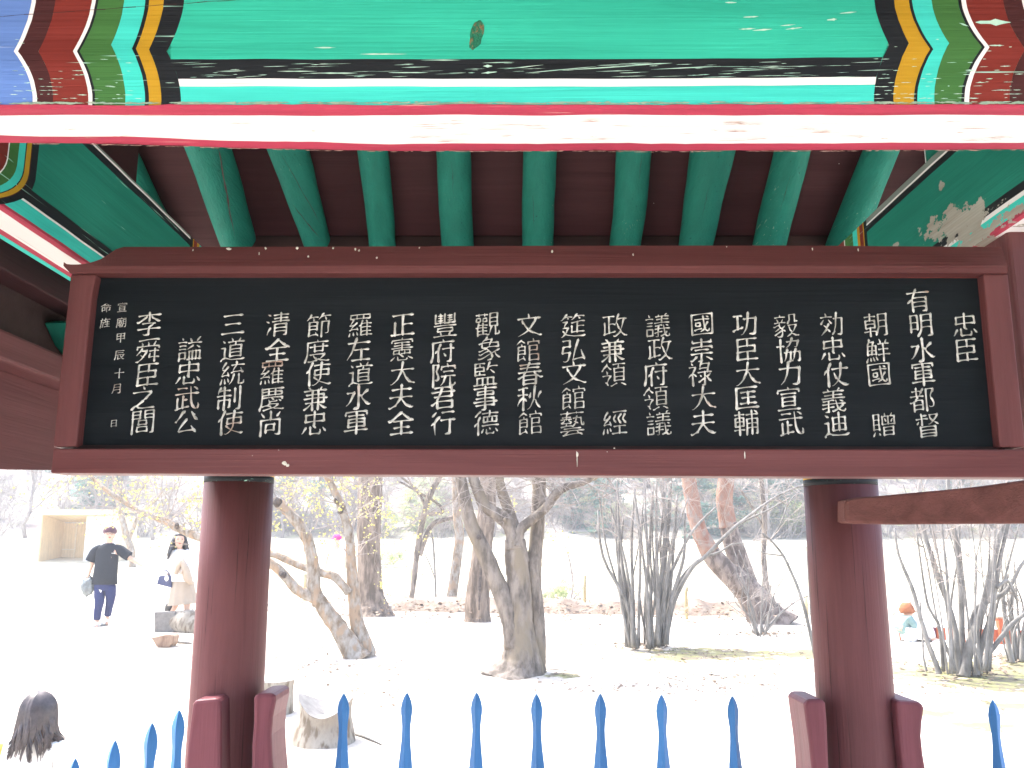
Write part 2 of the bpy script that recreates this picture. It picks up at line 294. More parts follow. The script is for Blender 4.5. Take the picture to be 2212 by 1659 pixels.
# ------------------------------------------------------------------ paints
C_GREEN = (.034, .47, .325); C_MINT = (.055, .62, .52); C_BLACK = (.014, .017, .020); C_WHITE = (.80, .79, .77)
C_YEL = (.50, .29, .02); C_OLIVE = (.055, .17, .045); C_BRICK = (.20, .03, .022); C_BROWN = (.065, .02, .020)
C_BLUE = (.125, .235, .56); C_CRIM = (.44, .05, .09); C_RED = (.132, .047, .048); C_MAROON = (.052, .017, .019)
WW = (.34, .60, .48)
MX = {}
def pm(k, c, grain, **kw):
    key = k + grain
    if key not in MX: MX[key] = paint(key, c, grain, **kw)
    return MX[key]
def palette(grain, peel=None, tagname=''):
    kw = dict(peel=peel)
    return {
     'green': pm('green'+tagname, C_GREEN if grain == 'X' else (.017, .215, .152), grain, wamt=.12, crack=.35, **kw), 'mint': pm('mint'+tagname, C_MINT, grain, wamt=.0, crack=.15, dirt=.1, **kw),  # side-beam green is the near beam's paint, darkened to carry interior shade
     'black': pm('black'+tagname, C_BLACK, grain, wamt=.85, crack=0, **kw), 'white': pm('white'+tagname, C_WHITE, grain, wamt=0, crack=.35, dirt=.05, var=.03, **kw),
     'yellow': pm('yellow'+tagname, C_YEL, grain, wamt=.3, crack=.15, **kw), 'olive': pm('olive'+tagname, C_OLIVE, grain, wamt=1.0, crack=.1, **kw),
     'brick': pm('brick'+tagname, C_BRICK, grain, wamt=1.0, crack=.2, **kw), 'brown': pm('brown'+tagname, C_BROWN, grain, wamt=1.0, crack=.2, **kw),
     'blue': pm('blue'+tagname, C_BLUE, grain, wamt=.8, crack=.1, wear=(.6, .66, .75), **kw), 'grey': pm('grey'+tagname, (.21, .25, .22), grain, wamt=.6, crack=.2, **kw), 'crimson': pm('crimson'+tagname, C_CRIM, grain, wamt=.5, crack=.25, wear=(.6, .35, .3), **kw)}
M_RED_X = paint('red_x', C_RED, 'X', wamt=0, crack=.12, specks=.03, rough=.5)
M_RED_Z = paint('red_z', C_RED, 'Z', wamt=0, crack=.5, specks=.02, rough=.5)
M_RED_Y = paint('red_y', C_RED, 'Y', wamt=0, crack=.3, specks=.02, rough=.6)
M_REDR = paint('red_rough', (.165, .068, .058), 'X', wamt=0, crack=.5, rough=.75, bump=.7, var=.2)
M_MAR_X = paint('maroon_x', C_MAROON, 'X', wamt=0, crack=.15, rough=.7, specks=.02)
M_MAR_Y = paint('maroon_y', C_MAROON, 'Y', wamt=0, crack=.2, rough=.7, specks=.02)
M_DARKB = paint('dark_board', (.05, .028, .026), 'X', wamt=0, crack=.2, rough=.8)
M_RAFT_SHADED = paint('rafter_green_shaded', (.013, .175, .128), 'Y', wamt=.35, crack=.75, rough=.65, wear=(.25, .33, .26), bump=.5, dirt=.35)  # same green as the beams, with the shade under the roof put into the colour
M_SPIKE = paint('spike_blue', (.05, .19, .43), 'Z', wamt=.45, wear=(.16, .30, .46), crack=.3, rough=.5, dirt=.45, bump=.3, spec=.25)
M_GUARD = paint('guard_red', (.17, .052, .062), 'Z', wamt=0, crack=.2, rough=.45, specks=.02)
M_STONE = rough_mat('stone', (.20, .19, .175), (.27, .26, .24), (9, 9, 9))
M_TILE = rough_mat('tile', (.09, .09, .09), (.14, .14, .14), (9, 9, 9))

PX = palette('X')
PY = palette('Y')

pav = thing('pavilion', 'painted timber pavilion with green, red and white beams framing the whole view', 'pavilion', (0, 1.92, 0))
def part(mb, name, mats, bevel=0, parent=pav): return mb.build(name, mats, parent, bevel)

# ---- near beam: body, painted face made of bands, painted underside
Y1, Y2, ZB, ZT = 1.035, 1.14, EYE+.550, EYE+.93
XL, XR = -1.12, 1.22
def yback(x): return 1.152-.026*sstep(.05, 1, (-x-.1)*1.6)-.004*sstep(.3, .9, x)+.0022*noise.noise(Vector((x*7, 3, 3)))+.0012*noise.noise(Vector((x*40, 3, 3)))
m = MB(); n = 120; vs = []
for i in range(n+1):
    x = XL+(XR-XL)*i/n; vs += [(x, Y1+.002, ZB+.002), (x, yback(x), ZB+.002), (x, yback(x), ZT), (x, Y1+.002, ZT)]
m.add(vs, [(i*4+k, i*4+(k+1) % 4, (i+1)*4+(k+1) % 4, (i+1)*4+k) for i in range(n) for k in range(4)]+[(3, 2, 1, 0), (n*4, n*4+1, n*4+2, n*4+3)])
nb = part(m, 'near_beam', PX['green'])
def face_x(u, v): p = P(u, v, Y1); return p.x
def face_z(v): return P(1106, v, Y1).z
zk, z0, zb = face_z(110), face_z(0), ZB+.0035
def bound_left(top, kink, bot, side='L'):
    """boundary curve x(z) through its crossing at the frame top, its kink, and the bottom edge"""
    f = (lambda c: c*.3675) if side == 'L' else (lambda c: 1466.6 + c*.3675)
    xt, xk, xb = face_x(f(top[0]), 0), face_x(f(kink[0]), kink[1]*.3675), face_x(f(bot), 228)
    zkk = face_z(kink[1]*.3675)
    def x(z):
        if z >= zkk:
            t = (z-zkk)/(z0-zkk); s_ = 1-(1-min(t, 1.25))**2 if t < 1.25 else 1-.0625
            return xk+(xt-xk)*(1-(1-min(t, 1.0))**1.9)
        t = (zkk-z)/(zkk-zb); return xk+(xb-xk)*(1-(1-min(t, 1))**1.9)
    x.zk = zkk
    return x
def const(v): return lambda z: v
def off(fn, d, below=True):
    def x(z): return fn(z)+d
    x.zk = getattr(fn, 'zk', zk); return x
L1 = bound_left((180, 0), (75, 300), 185); L2 = bound_left((320, 0), (220, 300), 305)
L3 = bound_left((535, 0), (422, 300), 513); L4 = bound_left((725, 0), (648, 262), 730)
L5 = bound_left((850, 0), (770, 285), 846); L6 = bound_left((958, 0), (870, 290), 942); L7 = bound_left((1078, 0), (975, 300), 1058)
R7 = bound_left((1143, 0), (1232, 265), 1143, 'R'); R6 = bound_left((1260, 0), (1347, 255), 1258, 'R')
R5 = bound_left((1347, 0), (1472, 290), 1378, 'R'); R4 = bound_left((1480, 0), (1582, 255), 1497, 'R')
R3 = bound_left((1680, 0), (1822, 278), 1702, 'R'); R2 = bound_left((1900, 0), (2030, 290), 1940, 'R'); R1 = bound_left((2010, 0), (2170, 285), 2060, 'R')
pal = ['green', 'mint', 'black', 'white', 'yellow', 'olive', 'brick', 'brown', 'blue', 'crimson', 'grey']
pi = {k: i for i, k in enumerate(pal)}
m = MB()
def band(fa, fb, colr, za=zb, zt=ZT, n=44):
    zs = sorted(set([za+(zt-za)*i/n for i in range(n+1)] + [q for q in (getattr(fa, 'zk', 0), getattr(fb, 'zk', 0)) if za < q < zt]))
    vs = []; fs = []
    for z in zs:
        j = .0006*noise.noise(Vector((z*160, fa(z)*20, 2)))
        vs += [(fa(z)+j, Y1, z), (fb(z)+j, Y1, z)]
    for i in range(len(zs)-1): fs.append((2*i, 2*i+1, 2*i+3, 2*i+2))
    m.add(vs, fs, pi[colr])
e = .0025
band(const(XL), L1, 'blue'); band(L1, off(L1, .0055), 'white'); band(off(L1, .0055), L2, 'brown'); band(L2, L3, 'brick')
band(L3, off(L3, .005), 'white'); band(off(L3, .005), off(L3, .0085), 'black'); band(off(L3, .0085), L4, 'olive'); band(L4, L5, 'mint')
band(L5, off(L5, .005), 'black'); band(off(L5, .005), L6, 'yellow'); band(L6, L7, 'black')
band(R7, R6, 'black'); band(R6, R5, 'yellow'); band(R5, off(R5, .004), 'black'); band(off(R5, .004), R4, 'mint')
band(R4, off(R3, -.010), 'olive'); band(off(R3, -.010), off(R3, -.006), 'black'); band(off(R3, -.006), R3, 'white'); band(R3, R2, 'brick'); band(R2, R1, 'brown')
band(R1, off(R1, .006), 'white'); band(off(R1, .006), const(XR), 'blue')
# centre field: green / black / white / mint, one above the other
zs_ = [zb, face_z(186.5), face_z(170), face_z(127.5), ZT]
nx = 60
def hz(z, x, a=.0008): return z + a*noise.noise(Vector((x*14, z*9, 5))) + .004*sstep(.1, .75, x)*(1 if z < ZT-.01 and z > zb+.001 else 0)
wl, wr = off(L7, .0), off(R7, -.0)
for k, colr in enumerate(['mint', 'white', 'black', 'green']):
    za, zt = zs_[k], zs_[k+1]
    nz = 14 if colr == 'green' else 3
    vs = []; fs = []
    for i in range(nz+1):
        z = za+(zt-za)*i/nz
        a, b_ = L7(z), R7(z)
        for j in range(nx+1):
            x = a+(b_-a)*j/nx
            zz = hz(z, x) if (i in (0, nz)) else z
            vs.append((x, Y1, zz))
    for i in range(nz):
        for j in range(nx): fs.append((i*(nx+1)+j, i*(nx+1)+j+1, (i+1)*(nx+1)+j+1, (i+1)*(nx+1)+j))
    m.add(vs, fs, pi[colr])
o = m.build('painted_face', [PX[k] for k in pal], pav); o.parent = nb; o.location = (0, 0, 0); nb_loc = nb.location.copy()
# a long drying crack across the top of the face
m = MB()
pts = []
for i in range(40):
    u = -60+i*22; v = 39-i*1.55+2.2*noise.noise(Vector((i*.5, 1, 1)))
    q = P(u, v, Y1); pts.append((q.x, Y1-.0002, q.z))
for i in range(39):
    h = .0011*(.3+abs(noise.noise(Vector((i*.7, 4, 4))))*1.6)
    a, b_ = pts[i], pts[i+1]
    m.add([(a[0], a[1], a[2]-h), (b_[0], b_[1], b_[2]-h), (b_[0], b_[1], b_[2]+h*.4), (a[0], a[1], a[2]+h*.4)], [(0, 1, 2, 3)])
o = m.build('drying_crack', M_DARKB, pav); o.parent = nb; o.location = (0, 0, 0)
# knot in the green field, bare wood showing
M_KNOT = rough_mat('knot', (.02, .16, .09), (.22, .15, .07), (90, 90, 60), lo=.52, hi=.60, bump=.8)
m = MB(); c = P(1028, 76, Y1); vs = [(c.x, Y1-.0015, c.z)]; n = 22
for k in range(n):
    a = 2*math.pi*k/n; r = 1+.25*noise.noise(Vector((math.cos(a)*2, math.sin(a)*2, 9)))
    vs.append((c.x+.0085*r*math.cos(a)+.004*math.sin(a), Y1-.0006, c.z+.0215*r*math.sin(a)))
m.add(vs, [(0, k+1, (k+1) % n+1) for k in range(n)])
o = m.build('wood_knot', M_KNOT, pav); o.parent = nb; o.location = (0, 0, 0)
# scuffs: chips of pale undercoat along the grain
m = MB(); rnd = random.Random(5)
M_CHIP = rough_mat('chip', (.34, .62, .50), (.55, .74, .62), (30, 30, 30), bump=0)
def chip(u, v, L, hgt, sl=0.0):
    q = P(u, v, Y1); n = 7; top = []; bot = []
    for i in range(n+1):
        t = i/n; w_ = hgt*math.sin(math.pi*min(.97, max(.03, t)))*(.6+.8*rnd.random())
        x = q.x+L*(t-.5); z = q.z+sl*L*(t-.5)
        top.append((x, Y1-.0004, z+w_*.5)); bot.append((x, Y1-.0004, z-w_*.5))
    m.add(bot+top, [(i, i+1, n+1+i+1, n+1+i) for i in range(n)])
for u, v, L, h_, s_ in [(700, 103, .028, .0016, 0), (827, 117, .06, .0020, 0), (1052, 143, .012, .003, 0), (1055, 157, .02, .0025, .1), (1620, 37, .02, .0018, .05),
        (1577, 6, .015, .003, 0), (1645, 65, .026, .0022, .08), (1612, 63, .022, .0018, .05), (1795, 43, .013, .0035, .1), (1830, 28, .022, .002, .1),
        (1713, 62, .022, .0018, .12), (1700, 55, .02, .0015, .1), (2143, 49, .045, .0075, 0), (2150, 99, .02, .0022, 0), (2080, 54, .012, .002, -.4), (950, 130, .05, .0012, 0), (1130, 145, .05, .0012, .12), (1210, 151, .09, .0012, .1),
        (1310, 146, .10, .0012, .07), (1400, 139, .06, .0015, .05), (1480, 147, .09, .0012, .05), (720, 158, .06, .0015, 0), (880, 157, .05, .0014, 0), (640, 154, .05, .0012, .0)]:
    chip(u, v, L, h_, s_)
for i in range(190):
    side = rnd.random() < .5
    u = rnd.uniform(20, 370) if side else rnd.uniform(1890, 2200)
    v = 228-abs(rnd.gauss(0, 50)); 
    if v < 5 or 285 < u < 345 and rnd.random() < .9: continue
    v = round(v/8.5)*8.5+rnd.uniform(-1, 1)
    chip(u, v, rnd.uniform(.003, .014), rnd.uniform(.0005, .0012), .03*(1 if not side else -1))
for i in range(90):
    u = rnd.uniform(400, 1890); v = rnd.uniform(134, 167)
    chip(u, v, rnd.uniform(.006, .05), rnd.uniform(.0003, .0009), .03)
o = m.build('paint_chips', M_CHIP, pav); o['kind'] = 'stuff'; o.parent = nb; o.location = (0, 0, 0)
# underside: crimson / white / crimson strips with hand-cut wavy edges
m = MB()
ys = [(Y1-.0015, 0), (Y1+.016, .0013), (Y2-.021, .0012), (Y2+.001, .0012)]
for k, colr in enumerate(['crimson', 'white', 'crimson']):
    vs = []; n = 150
    for i in range(n+1):
        x = XL+(XR-XL)*i/n
        for q in (0, 1):
            yb, am = ys[k+q]
            if k+q == 3: yb = yback(x)+.0006; am = 0
            if k+q == 2: yb = yback(x)-.021
            yy = yb+am*noise.noise(Vector((x*16, yb*50, 1)))+am*.5*noise.noise(Vector((x*60, yb*50, 1)))
            vs.append((x, yy, ZB - .001 + (.0015*noise.noise(Vector((x*9, yb*30, 3))))))
    m.add(vs, [(2*i+1, 2*i+3, 2*i+2, 2*i) for i in range(n)], pi[colr])
# rounded crimson arris between face and underside
vs = []; n = 150
for i in range(n+1):
    x = XL+(XR-XL)*i/n
    wv = .0018*noise.noise(Vector((x*9, 0, 8)))+.0012*noise.noise(Vector((x*45, 0, 8)))+.0008*noise.noise(Vector((x*120, 0, 8)))
    zz = ZB - .001 + (.0015*noise.noise(Vector((x*9, ys[0][0]*30, 3))))
    vs += [(x, Y1-.0015+1e-4*0+.0013*noise.noise(Vector((x*16, ys[0][0]*50, 1)))*0, zz), (x, Y1-.0019, ZB+.0040+wv), (x, Y1-.0004, ZB+.0052+wv)]
m.add(vs, [(3*i, 3*i+3, 3*i+4, 3*i+1) for i in range(n)]+[(3*i+1, 3*i+4, 3*i+5, 3*i+2) for i in range(n)], pi['crimson'])
o = m.build('painted_underside', [PX[k] for k in pal], pav); o.parent = nb; o.location = (0, 0, 0)

# ragged fringe where the crimson meets the face, hairline cracks in the white underside
M_FRINGE = rough_mat('fringe', (.20, .36, .27), (.42, .50, .38), (60, 60, 60), bump=0)
m = MB(); rnd = random.Random(12)
for i in range(330):
    x = rnd.uniform(-.66, .70); L = rnd.uniform(.004, .03); n = 6; zc = ZB+.0062+rnd.uniform(-.0012, .0014)
    vs = []
    for k in range(n+1):
        t = k/n; w_ = (.0003+.0011*rnd.random())*math.sin(math.pi*min(.96, max(.04, t))); vs += [(x+L*(t-.5), Y1-.0024, zc-w_), (x+L*(t-.5), Y1-.0021, zc+w_)]
    m.add(vs, [(2*k, 2*k+2, 2*k+3, 2*k+1) for k in range(n)])
o = m.build('paint_fringe', M_FRINGE, pav); o['kind'] = 'stuff'; o.parent = nb; o.location = (0, 0, 0)
M_HAIR = rough_mat('crack_line', (.30, .16, .12), (.55, .40, .34), (60, 60, 60), bump=0)
m = MB()
for i in range(46):
    x = rnd.uniform(-.12, .72) if i > 6 else rnd.uniform(-.6, .7); y = Y1+rnd.uniform(.024, .088); L = rnd.uniform(.008, .05); n = 7; vs = []; sl = rnd.uniform(-.05, .05)
    for k in range(n+1):
        t = k/n; w_ = (.0002+.0007*rnd.random()*(2.4 if i % 9 == 0 else 1))*math.sin(math.pi*min(.96, max(.04, t))); yy = y+L*sl*t+.0008*rnd.uniform(-1, 1); vs += [(x+L*(t-.5), yy-w_, ZB-.0034), (x+L*(t-.5), yy+w_, ZB-.0034)]
    m.add(vs, [(2*k+1, 2*k+3, 2*k+2, 2*k) for k in range(n)])
for i in range(160):
    x = rnd.uniform(-.66, .74); L = rnd.uniform(.003, .02); y = yback(x)-rnd.uniform(0, .002); vs = []
    for k in range(5):
        t = k/4; w_ = (.0004+.0010*rnd.random())*math.sin(math.pi*min(.95, max(.05, t))); vs += [(x+L*(t-.5), y-w_, ZB-.0030), (x+L*(t-.5), y+w_, ZB-.0030)]
    m.add(vs, [(2*k+1, 2*k+3, 2*k+2, 2*k) for k in range(4)])
o = m.build('hairline_cracks', M_HAIR, pav); o['kind'] = 'stuff'; o.parent = nb; o.location = (0, 0, 0)

# ---- side beams
def side_beam(x0, x1, zb_, zt_, zl, pl, sgn, yend=2.80, nearpat=1.36, farpat=2.14):
    """x0 inner face, x1 outer face; zl = heights of the painted lines on the inner face"""
    m = MB(); a, b_ = min(x0+sgn*.002, x1), max(x0+sgn*.002, x1)
    m.box((a, Y2+.018, zb_+.002), (b_, yend, zt_)); bo = part(m, 'side_beam', pl['green'], .004)
    m = MB()
    def yb(d): return lambda z: nearpat-d-max(0, (EYE+.60-z)/.08)**2*.085
    ends = [0, .018, .021, .034, .037, .055, .080, .083, .12, .5]
    cols_ = ['black', 'brown', 'yellow', 'black', 'mint', 'olive', 'white', 'brick', 'blue']
    n = 24; zs2 = [zb_+(zt_-zb_)*i/n for i in range(n+1)]
    for k in range(9):
        fa, fb = yb(ends[k+1]), yb(ends[k]); vs = []
        for z in zs2: vs += [(x0, max(Y2+.017, fa(z)), z), (x0, max(Y2+.017, fb(z)), z)]
        m.add(vs, [(2*i, 2*i+1, 2*i+3, 2*i+2) for i in range(n)], pi[cols_[k]])
    # rows of horizontal lines
    rows = zl; fa = yb(0)
    for (za, zt2, colr) in rows:
        nz = max(2, int((zt2-za)/.02)); vs = []; ny = 26
        for i in range(nz+1):
            z = za+(zt2-za)*i/nz
            for j in range(ny+1):
                yy = fa(z)+(farpat-fa(z))*j/ny
                vs.append((x0, yy, z+(.0012*noise.noise(Vector((yy*12, z*8, 2))) if i in (0, nz) else 0)))
        m.add(vs, [(i*(ny+1)+j, i*(ny+1)+j+1, (i+1)*(ny+1)+j+1, (i+1)*(ny+1)+j) for i in range(nz) for j in range(ny)], pi[colr])
    y = farpat
    for wd, colr in [(.018, 'black'), (.006, 'yellow'), (.022, 'brick'), (.016, 'yellow'), (.03, 'mint'), (.055, 'olive'), (.006, 'white'), (.07, 'brick'), (.07, 'brown'), (.3, 'blue')]:
        y2 = min(y+wd, yend)
        m.add([(x0, y, zb_), (x0, y2, zb_), (x0, y2, zt_), (x0, y, zt_)], [(0, 1, 2, 3)], pi[colr]); y = y2
    # dots in the olive band
    c = (farpat+.018+.006+.022+.016+.03+.027, zt_-.045)
    for zz in (c[1], c[1]-.06, c[1]-.12):
        m.add([(x0-sgn*.002, c[0]+.010*math.cos(a*.524), zz+.013*math.sin(a*.524)) for a in range(12)], [tuple(range(12))], pi['white'])
    o = m.build('painted_face', [pl[k] for k in pal], pav); o.parent = bo; o.location = (0, 0, 0)
    # underside
    m = MB(); wd = abs(x1-x0)
    st = [0, .16, .70, .86, 1.0]; cc = ['crimson', 'white', 'crimson', 'mint']
    for k in range(4):
        vs = []; n = 40
        for i in range(n+1):
            y = Y2+.018+(yend-Y2-.018)*i/n
            for q in (0, 1):
                s_ = st[k+q]; xx = x0+(x1-x0)*s_ + (.0013*noise.noise(Vector((y*18, s_*9, 4))) if 0 < s_ < 1 else 0)
                vs.append((xx, y, zb_))
        f = [(2*i, 2*i+1, 2*i+3, 2*i+2) for i in range(n)]
        m.add(vs, f, pi[cc[k]])
    o = m.build('painted_underside', [pl[k] for k in pal], pav); o.parent = bo; o.location = (0, 0, 0)
    return bo
z = lambda q: EYE+q
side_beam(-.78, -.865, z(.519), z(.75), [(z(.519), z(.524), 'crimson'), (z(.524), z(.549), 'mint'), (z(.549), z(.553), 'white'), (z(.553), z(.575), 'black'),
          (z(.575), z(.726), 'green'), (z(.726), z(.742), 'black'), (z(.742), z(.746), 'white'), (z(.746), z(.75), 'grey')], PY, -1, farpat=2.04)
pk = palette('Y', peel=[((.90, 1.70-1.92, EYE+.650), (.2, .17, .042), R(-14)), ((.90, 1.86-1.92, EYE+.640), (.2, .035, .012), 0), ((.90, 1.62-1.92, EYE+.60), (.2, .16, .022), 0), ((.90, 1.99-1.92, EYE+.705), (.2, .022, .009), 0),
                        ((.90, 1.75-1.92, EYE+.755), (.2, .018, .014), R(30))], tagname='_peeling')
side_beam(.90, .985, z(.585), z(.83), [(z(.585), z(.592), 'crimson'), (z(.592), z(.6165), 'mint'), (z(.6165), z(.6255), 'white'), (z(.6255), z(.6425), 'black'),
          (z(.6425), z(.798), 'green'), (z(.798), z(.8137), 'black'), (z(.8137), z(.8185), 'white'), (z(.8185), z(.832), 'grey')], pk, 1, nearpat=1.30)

# ---- columns
def column(x, y, r, ring=.195):
    m = MB()
    zt = EYE+.235; pts = [(x, y, .02+i*(zt-.2)/10) for i in range(11)]
    m.tube([(x, y, z_) for z_ in (.02, .4, .8, 1.2, 1.5, EYE+ring)], [r*1.05, r*1.04, r*1.02, r*1.0, r*.99, r*.985], 40)
    c = part(m, 'column', M_RED_Z)
    for za, zb2, mt, nm in ((EYE+ring, EYE+ring+.020, PX['black'], 'black_ring'), (EYE+ring+.020, EYE+ring+.041, PX['yellow'], 'yellow_ring'), (EYE+ring+.041, EYE+(.86 if y > 2 else .95), PX['green'], 'painted_head')):
        m = MB(); m.tube([(x, y, za), (x, y, zb2)], [r*.987]*2, 40); o = m.build(nm, mt, pav); o.parent = c; o.location = (0, 0, 0)
    # long drying checks in the timber
    rq = random.Random(int(x*100)+7); m = MB(); rf = r*.997
    for q in range(9):
        a0 = math.atan2(-y, -x)+rq.uniform(-1.15, 1.15); z0 = rq.uniform(.5, 1.5); L = rq.uniform(.10, .45); n = 12; vs = []
        for k in range(n+1):
            t = k/n; w_ = (.0003+.0009*rq.random())*math.sin(math.pi*min(.97, max(.03, t)))/r; aa = a0+.02*noise.noise(Vector((q*3.1, t*3, x))); rr_ = r*(1.052-.045*min(1, (z0+L*t)/1.7))+.0008
            for s2 in (-1, 1): vs.append((x+rr_*math.cos(aa+s2*w_), y+rr_*math.sin(aa+s2*w_), z0+L*t))
        m.add(vs, [(2*k, 2*k+1, 2*k+3, 2*k+2) for k in range(n)])
    o = m.build('drying_checks', M_DARKB, pav); o['kind'] = 'stuff'; o.parent = c; o.location = (0, 0, 0)
    m = MB(); m.tube([(x, y, -.06), (x, y, .0), (x, y, .021)], [r*1.7, r*1.6, r*1.35], 28); part(m, 'plinth_stone', M_STONE)
    return c
XCL, XCR, YC = -.308*2.80, .371*2.70, 2.80
column(XCL, YC, .1075, .210); column(XCR, 2.72, .109)
column(-.93, 1.07, .105); column(1.08, 1.07, .105)
# far tie beam, top plate, gable boards, ceiling, rafters
m = MB(); m.box((XCL+.09, 2.745, z(.50)), (XCR-.09, 2.855, z(.74))); part(m, 'far_tie_beam', PX['green'], .005)
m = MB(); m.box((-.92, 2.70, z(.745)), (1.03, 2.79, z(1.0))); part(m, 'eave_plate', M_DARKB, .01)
RY = 1.92; SL = .424
def ceil(y): return z(1.03+SL*(2.62-y)) if y >= RY else z(1.03+SL*(2.62-RY)-SL*(RY-y))
# ceiling boards laid across the rafters, a board at a time
ys = [3.5-i*.196 for i in range(9)]
xa, xb = -1.28, 1.38
rnd = random.Random(3)
for i in range(8):
    y0, y1 = ys[i+1]+.0004, ys[i]-.0004
    y0 = max(y0, RY)
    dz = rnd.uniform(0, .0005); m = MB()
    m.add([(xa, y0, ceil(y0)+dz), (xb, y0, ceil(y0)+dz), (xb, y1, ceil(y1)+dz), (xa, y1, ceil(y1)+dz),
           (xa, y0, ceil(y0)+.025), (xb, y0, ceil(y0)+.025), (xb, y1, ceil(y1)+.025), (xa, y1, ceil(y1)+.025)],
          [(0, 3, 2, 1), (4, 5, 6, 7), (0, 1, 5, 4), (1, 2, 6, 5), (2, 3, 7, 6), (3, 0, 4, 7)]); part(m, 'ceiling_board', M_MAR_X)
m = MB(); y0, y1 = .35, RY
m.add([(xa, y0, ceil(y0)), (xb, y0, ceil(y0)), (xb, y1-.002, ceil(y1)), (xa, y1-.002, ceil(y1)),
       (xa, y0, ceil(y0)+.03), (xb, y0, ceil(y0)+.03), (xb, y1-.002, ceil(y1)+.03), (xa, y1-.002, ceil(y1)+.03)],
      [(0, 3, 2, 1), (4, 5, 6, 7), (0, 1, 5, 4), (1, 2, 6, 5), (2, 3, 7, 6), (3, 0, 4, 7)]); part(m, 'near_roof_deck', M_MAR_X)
m = MB()
for y0, y1, s_ in ((.28, RY, 1), (RY, 3.58, 1)):
    n = 20; vs = []
    m.add([(xa-.05, y0, ceil(y0)+.04), (xb+.05, y0, ceil(y0)+.04), (xb+.05, y1, ceil(y1)+.04), (xa-.05, y1, ceil(y1)+.04),
           (xa-.05, y0, ceil(y0)+.13), (xb+.05, y0, ceil(y0)+.13), (xb+.05, y1, ceil(y1)+.13), (xa-.05, y1, ceil(y1)+.13)],
          [(0, 3, 2, 1), (4, 5, 6, 7), (0, 1, 5, 4), (1, 2, 6, 5), (2, 3, 7, 6), (3, 0, 4, 7)])
for k in range(19):
    x = xa+.02+k*.146
    for y0, y1 in ((.27, RY), (3.6, RY)):
        m.tube([(x, y0, ceil(y0)+.14), (x, y1, ceil(y1)+.14)], .045, 8)
part(m, 'tiled_roof', M_TILE)
def rafter(ut, ub, wt, wb, vb=560, seed=0, vend=None):
    K = .985+SL*2.62
    def hit(u, v):
        dy = 829.5-v; yc = F*CT-dy*ST; k = (F*ST+dy*CT)/yc
        y = K/(k+SL); return Vector(((u-1106)/yc*y, y, z(k*y)))
    a = hit(ut, 320); b_ = hit(ub, 525 if vend is None else vend)
    d = (b_-a)
    top = a-d*((a.y-(RY+.03))/d.y); end = b_ + d*(0.0 if vend else .12)
    ra, rb = wt/2/1785*a.y, wb/2/1820*b_.y
    pts = []; rd = []
    for i in range(12):
        t = i/11; p = top+(end-top)*t
        s_ = (p.y-a.y)/(b_.y-a.y); r = ra+(rb-ra)*s_
        p = p+Vector((.006*noise.noise(Vector((seed, t*2.5, 1))), 0, .004*noise.noise(Vector((seed, t*2.5, 5)))))
        pts.append(p); rd.append(r)
    dd = d.normalized(); r = rd[-1]
    pts += [pts[-1]+dd*.006, pts[-1]+dd*.010]; rd += [r*.95, r*.80]
    m = MB(); m.tube(pts, rd, 20, rough=.045, seed=seed); part(m, 'rafter', M_RAFT_SHADED)
for i, q in enumerate([(447, 513, 95, 78, 517), (621, 684, 86, 58, 521), (803.5, 825.5, 66, 58, 0), (976.5, 985, 75, 70, 0), (1165, 1161, 74, 68, 0), (1368, 1349, 78, 67, 0),
                       (1537, 1500, 96, 73, 0), (1711, 1660, 75, 70, 0), (1903, 1821, 72, 74, 0), (250, 350, 76, 74, 0), (2075, 1985, 76, 70, 0)]):
    rafter(*q[:4], seed=i*3.3+1, vend=(q[4] or None))
# splits in the two leftmost rafters
m = MB()
for (u0, v0, u1, v1, w_) in [(470, 320, 506, 518, .0055), (605, 330, 700, 500, .0018), (628, 440, 694, 520, .0035), (1150, 420, 1152, 500, .001), (1385, 330, 1378, 400, .0012), (1530, 400, 1515, 470, .001), (975, 350, 978, 430, .001), (1705, 380, 1680, 470, .001)]:
    for i in range(14):
        t0, t1 = i/14, (i+1)/14
        pts4 = []
        for t in (t0, t1):
            u = u0+(u1-u0)*t+2.5*noise.noise(Vector((u0, t*5, 2))); v = v0+(v1-v0)*t
            dy = 829.5-v; yc = F*CT-dy*ST; k = (F*ST+dy*CT)/yc; y = (.919+SL*2.62)/(k+SL)
            q = Vector(((u-1106)/yc*y, y, z(k*y))); wv = w_*(.25+1.1*abs(noise.noise(Vector((u0, t*6, 8)))))*math.sin(math.pi*min(.98, t+.05))
            pts4.append((q, wv))
        (a, wa), (b_, wb) = pts4
        m.add([(a.x-wa, a.y, a.z), (b_.x-wb, b_.y, b_.z), (b_.x+wb, b_.y, b_.z), (a.x+wa, a.y, a.z)], [(0, 1, 2, 3)])
part(m, 'rafter_split', M_DARKB)
for xx, s_ in ((-.905, -1), (.985, 1)):
    m = MB(); ztop = lambda y: ceil(y)-.002
    zz = z(.752) if s_ < 0 else z(.832)
    ye = 2.0 if s_ < 0 else 1.925
    poly = [(1.17, zz), (ye, zz), (ye, ztop(ye)), (RY, ztop(RY)), (1.17, ztop(1.17))]
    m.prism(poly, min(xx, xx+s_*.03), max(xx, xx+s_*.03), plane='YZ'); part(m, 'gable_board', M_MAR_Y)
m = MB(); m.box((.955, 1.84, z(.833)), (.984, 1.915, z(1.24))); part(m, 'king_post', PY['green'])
m = MB(); m.box((.957, 1.9155, z(.833)), (.984, 1.924, z(1.24))); part(m, 'king_post_edge', PY['white'])

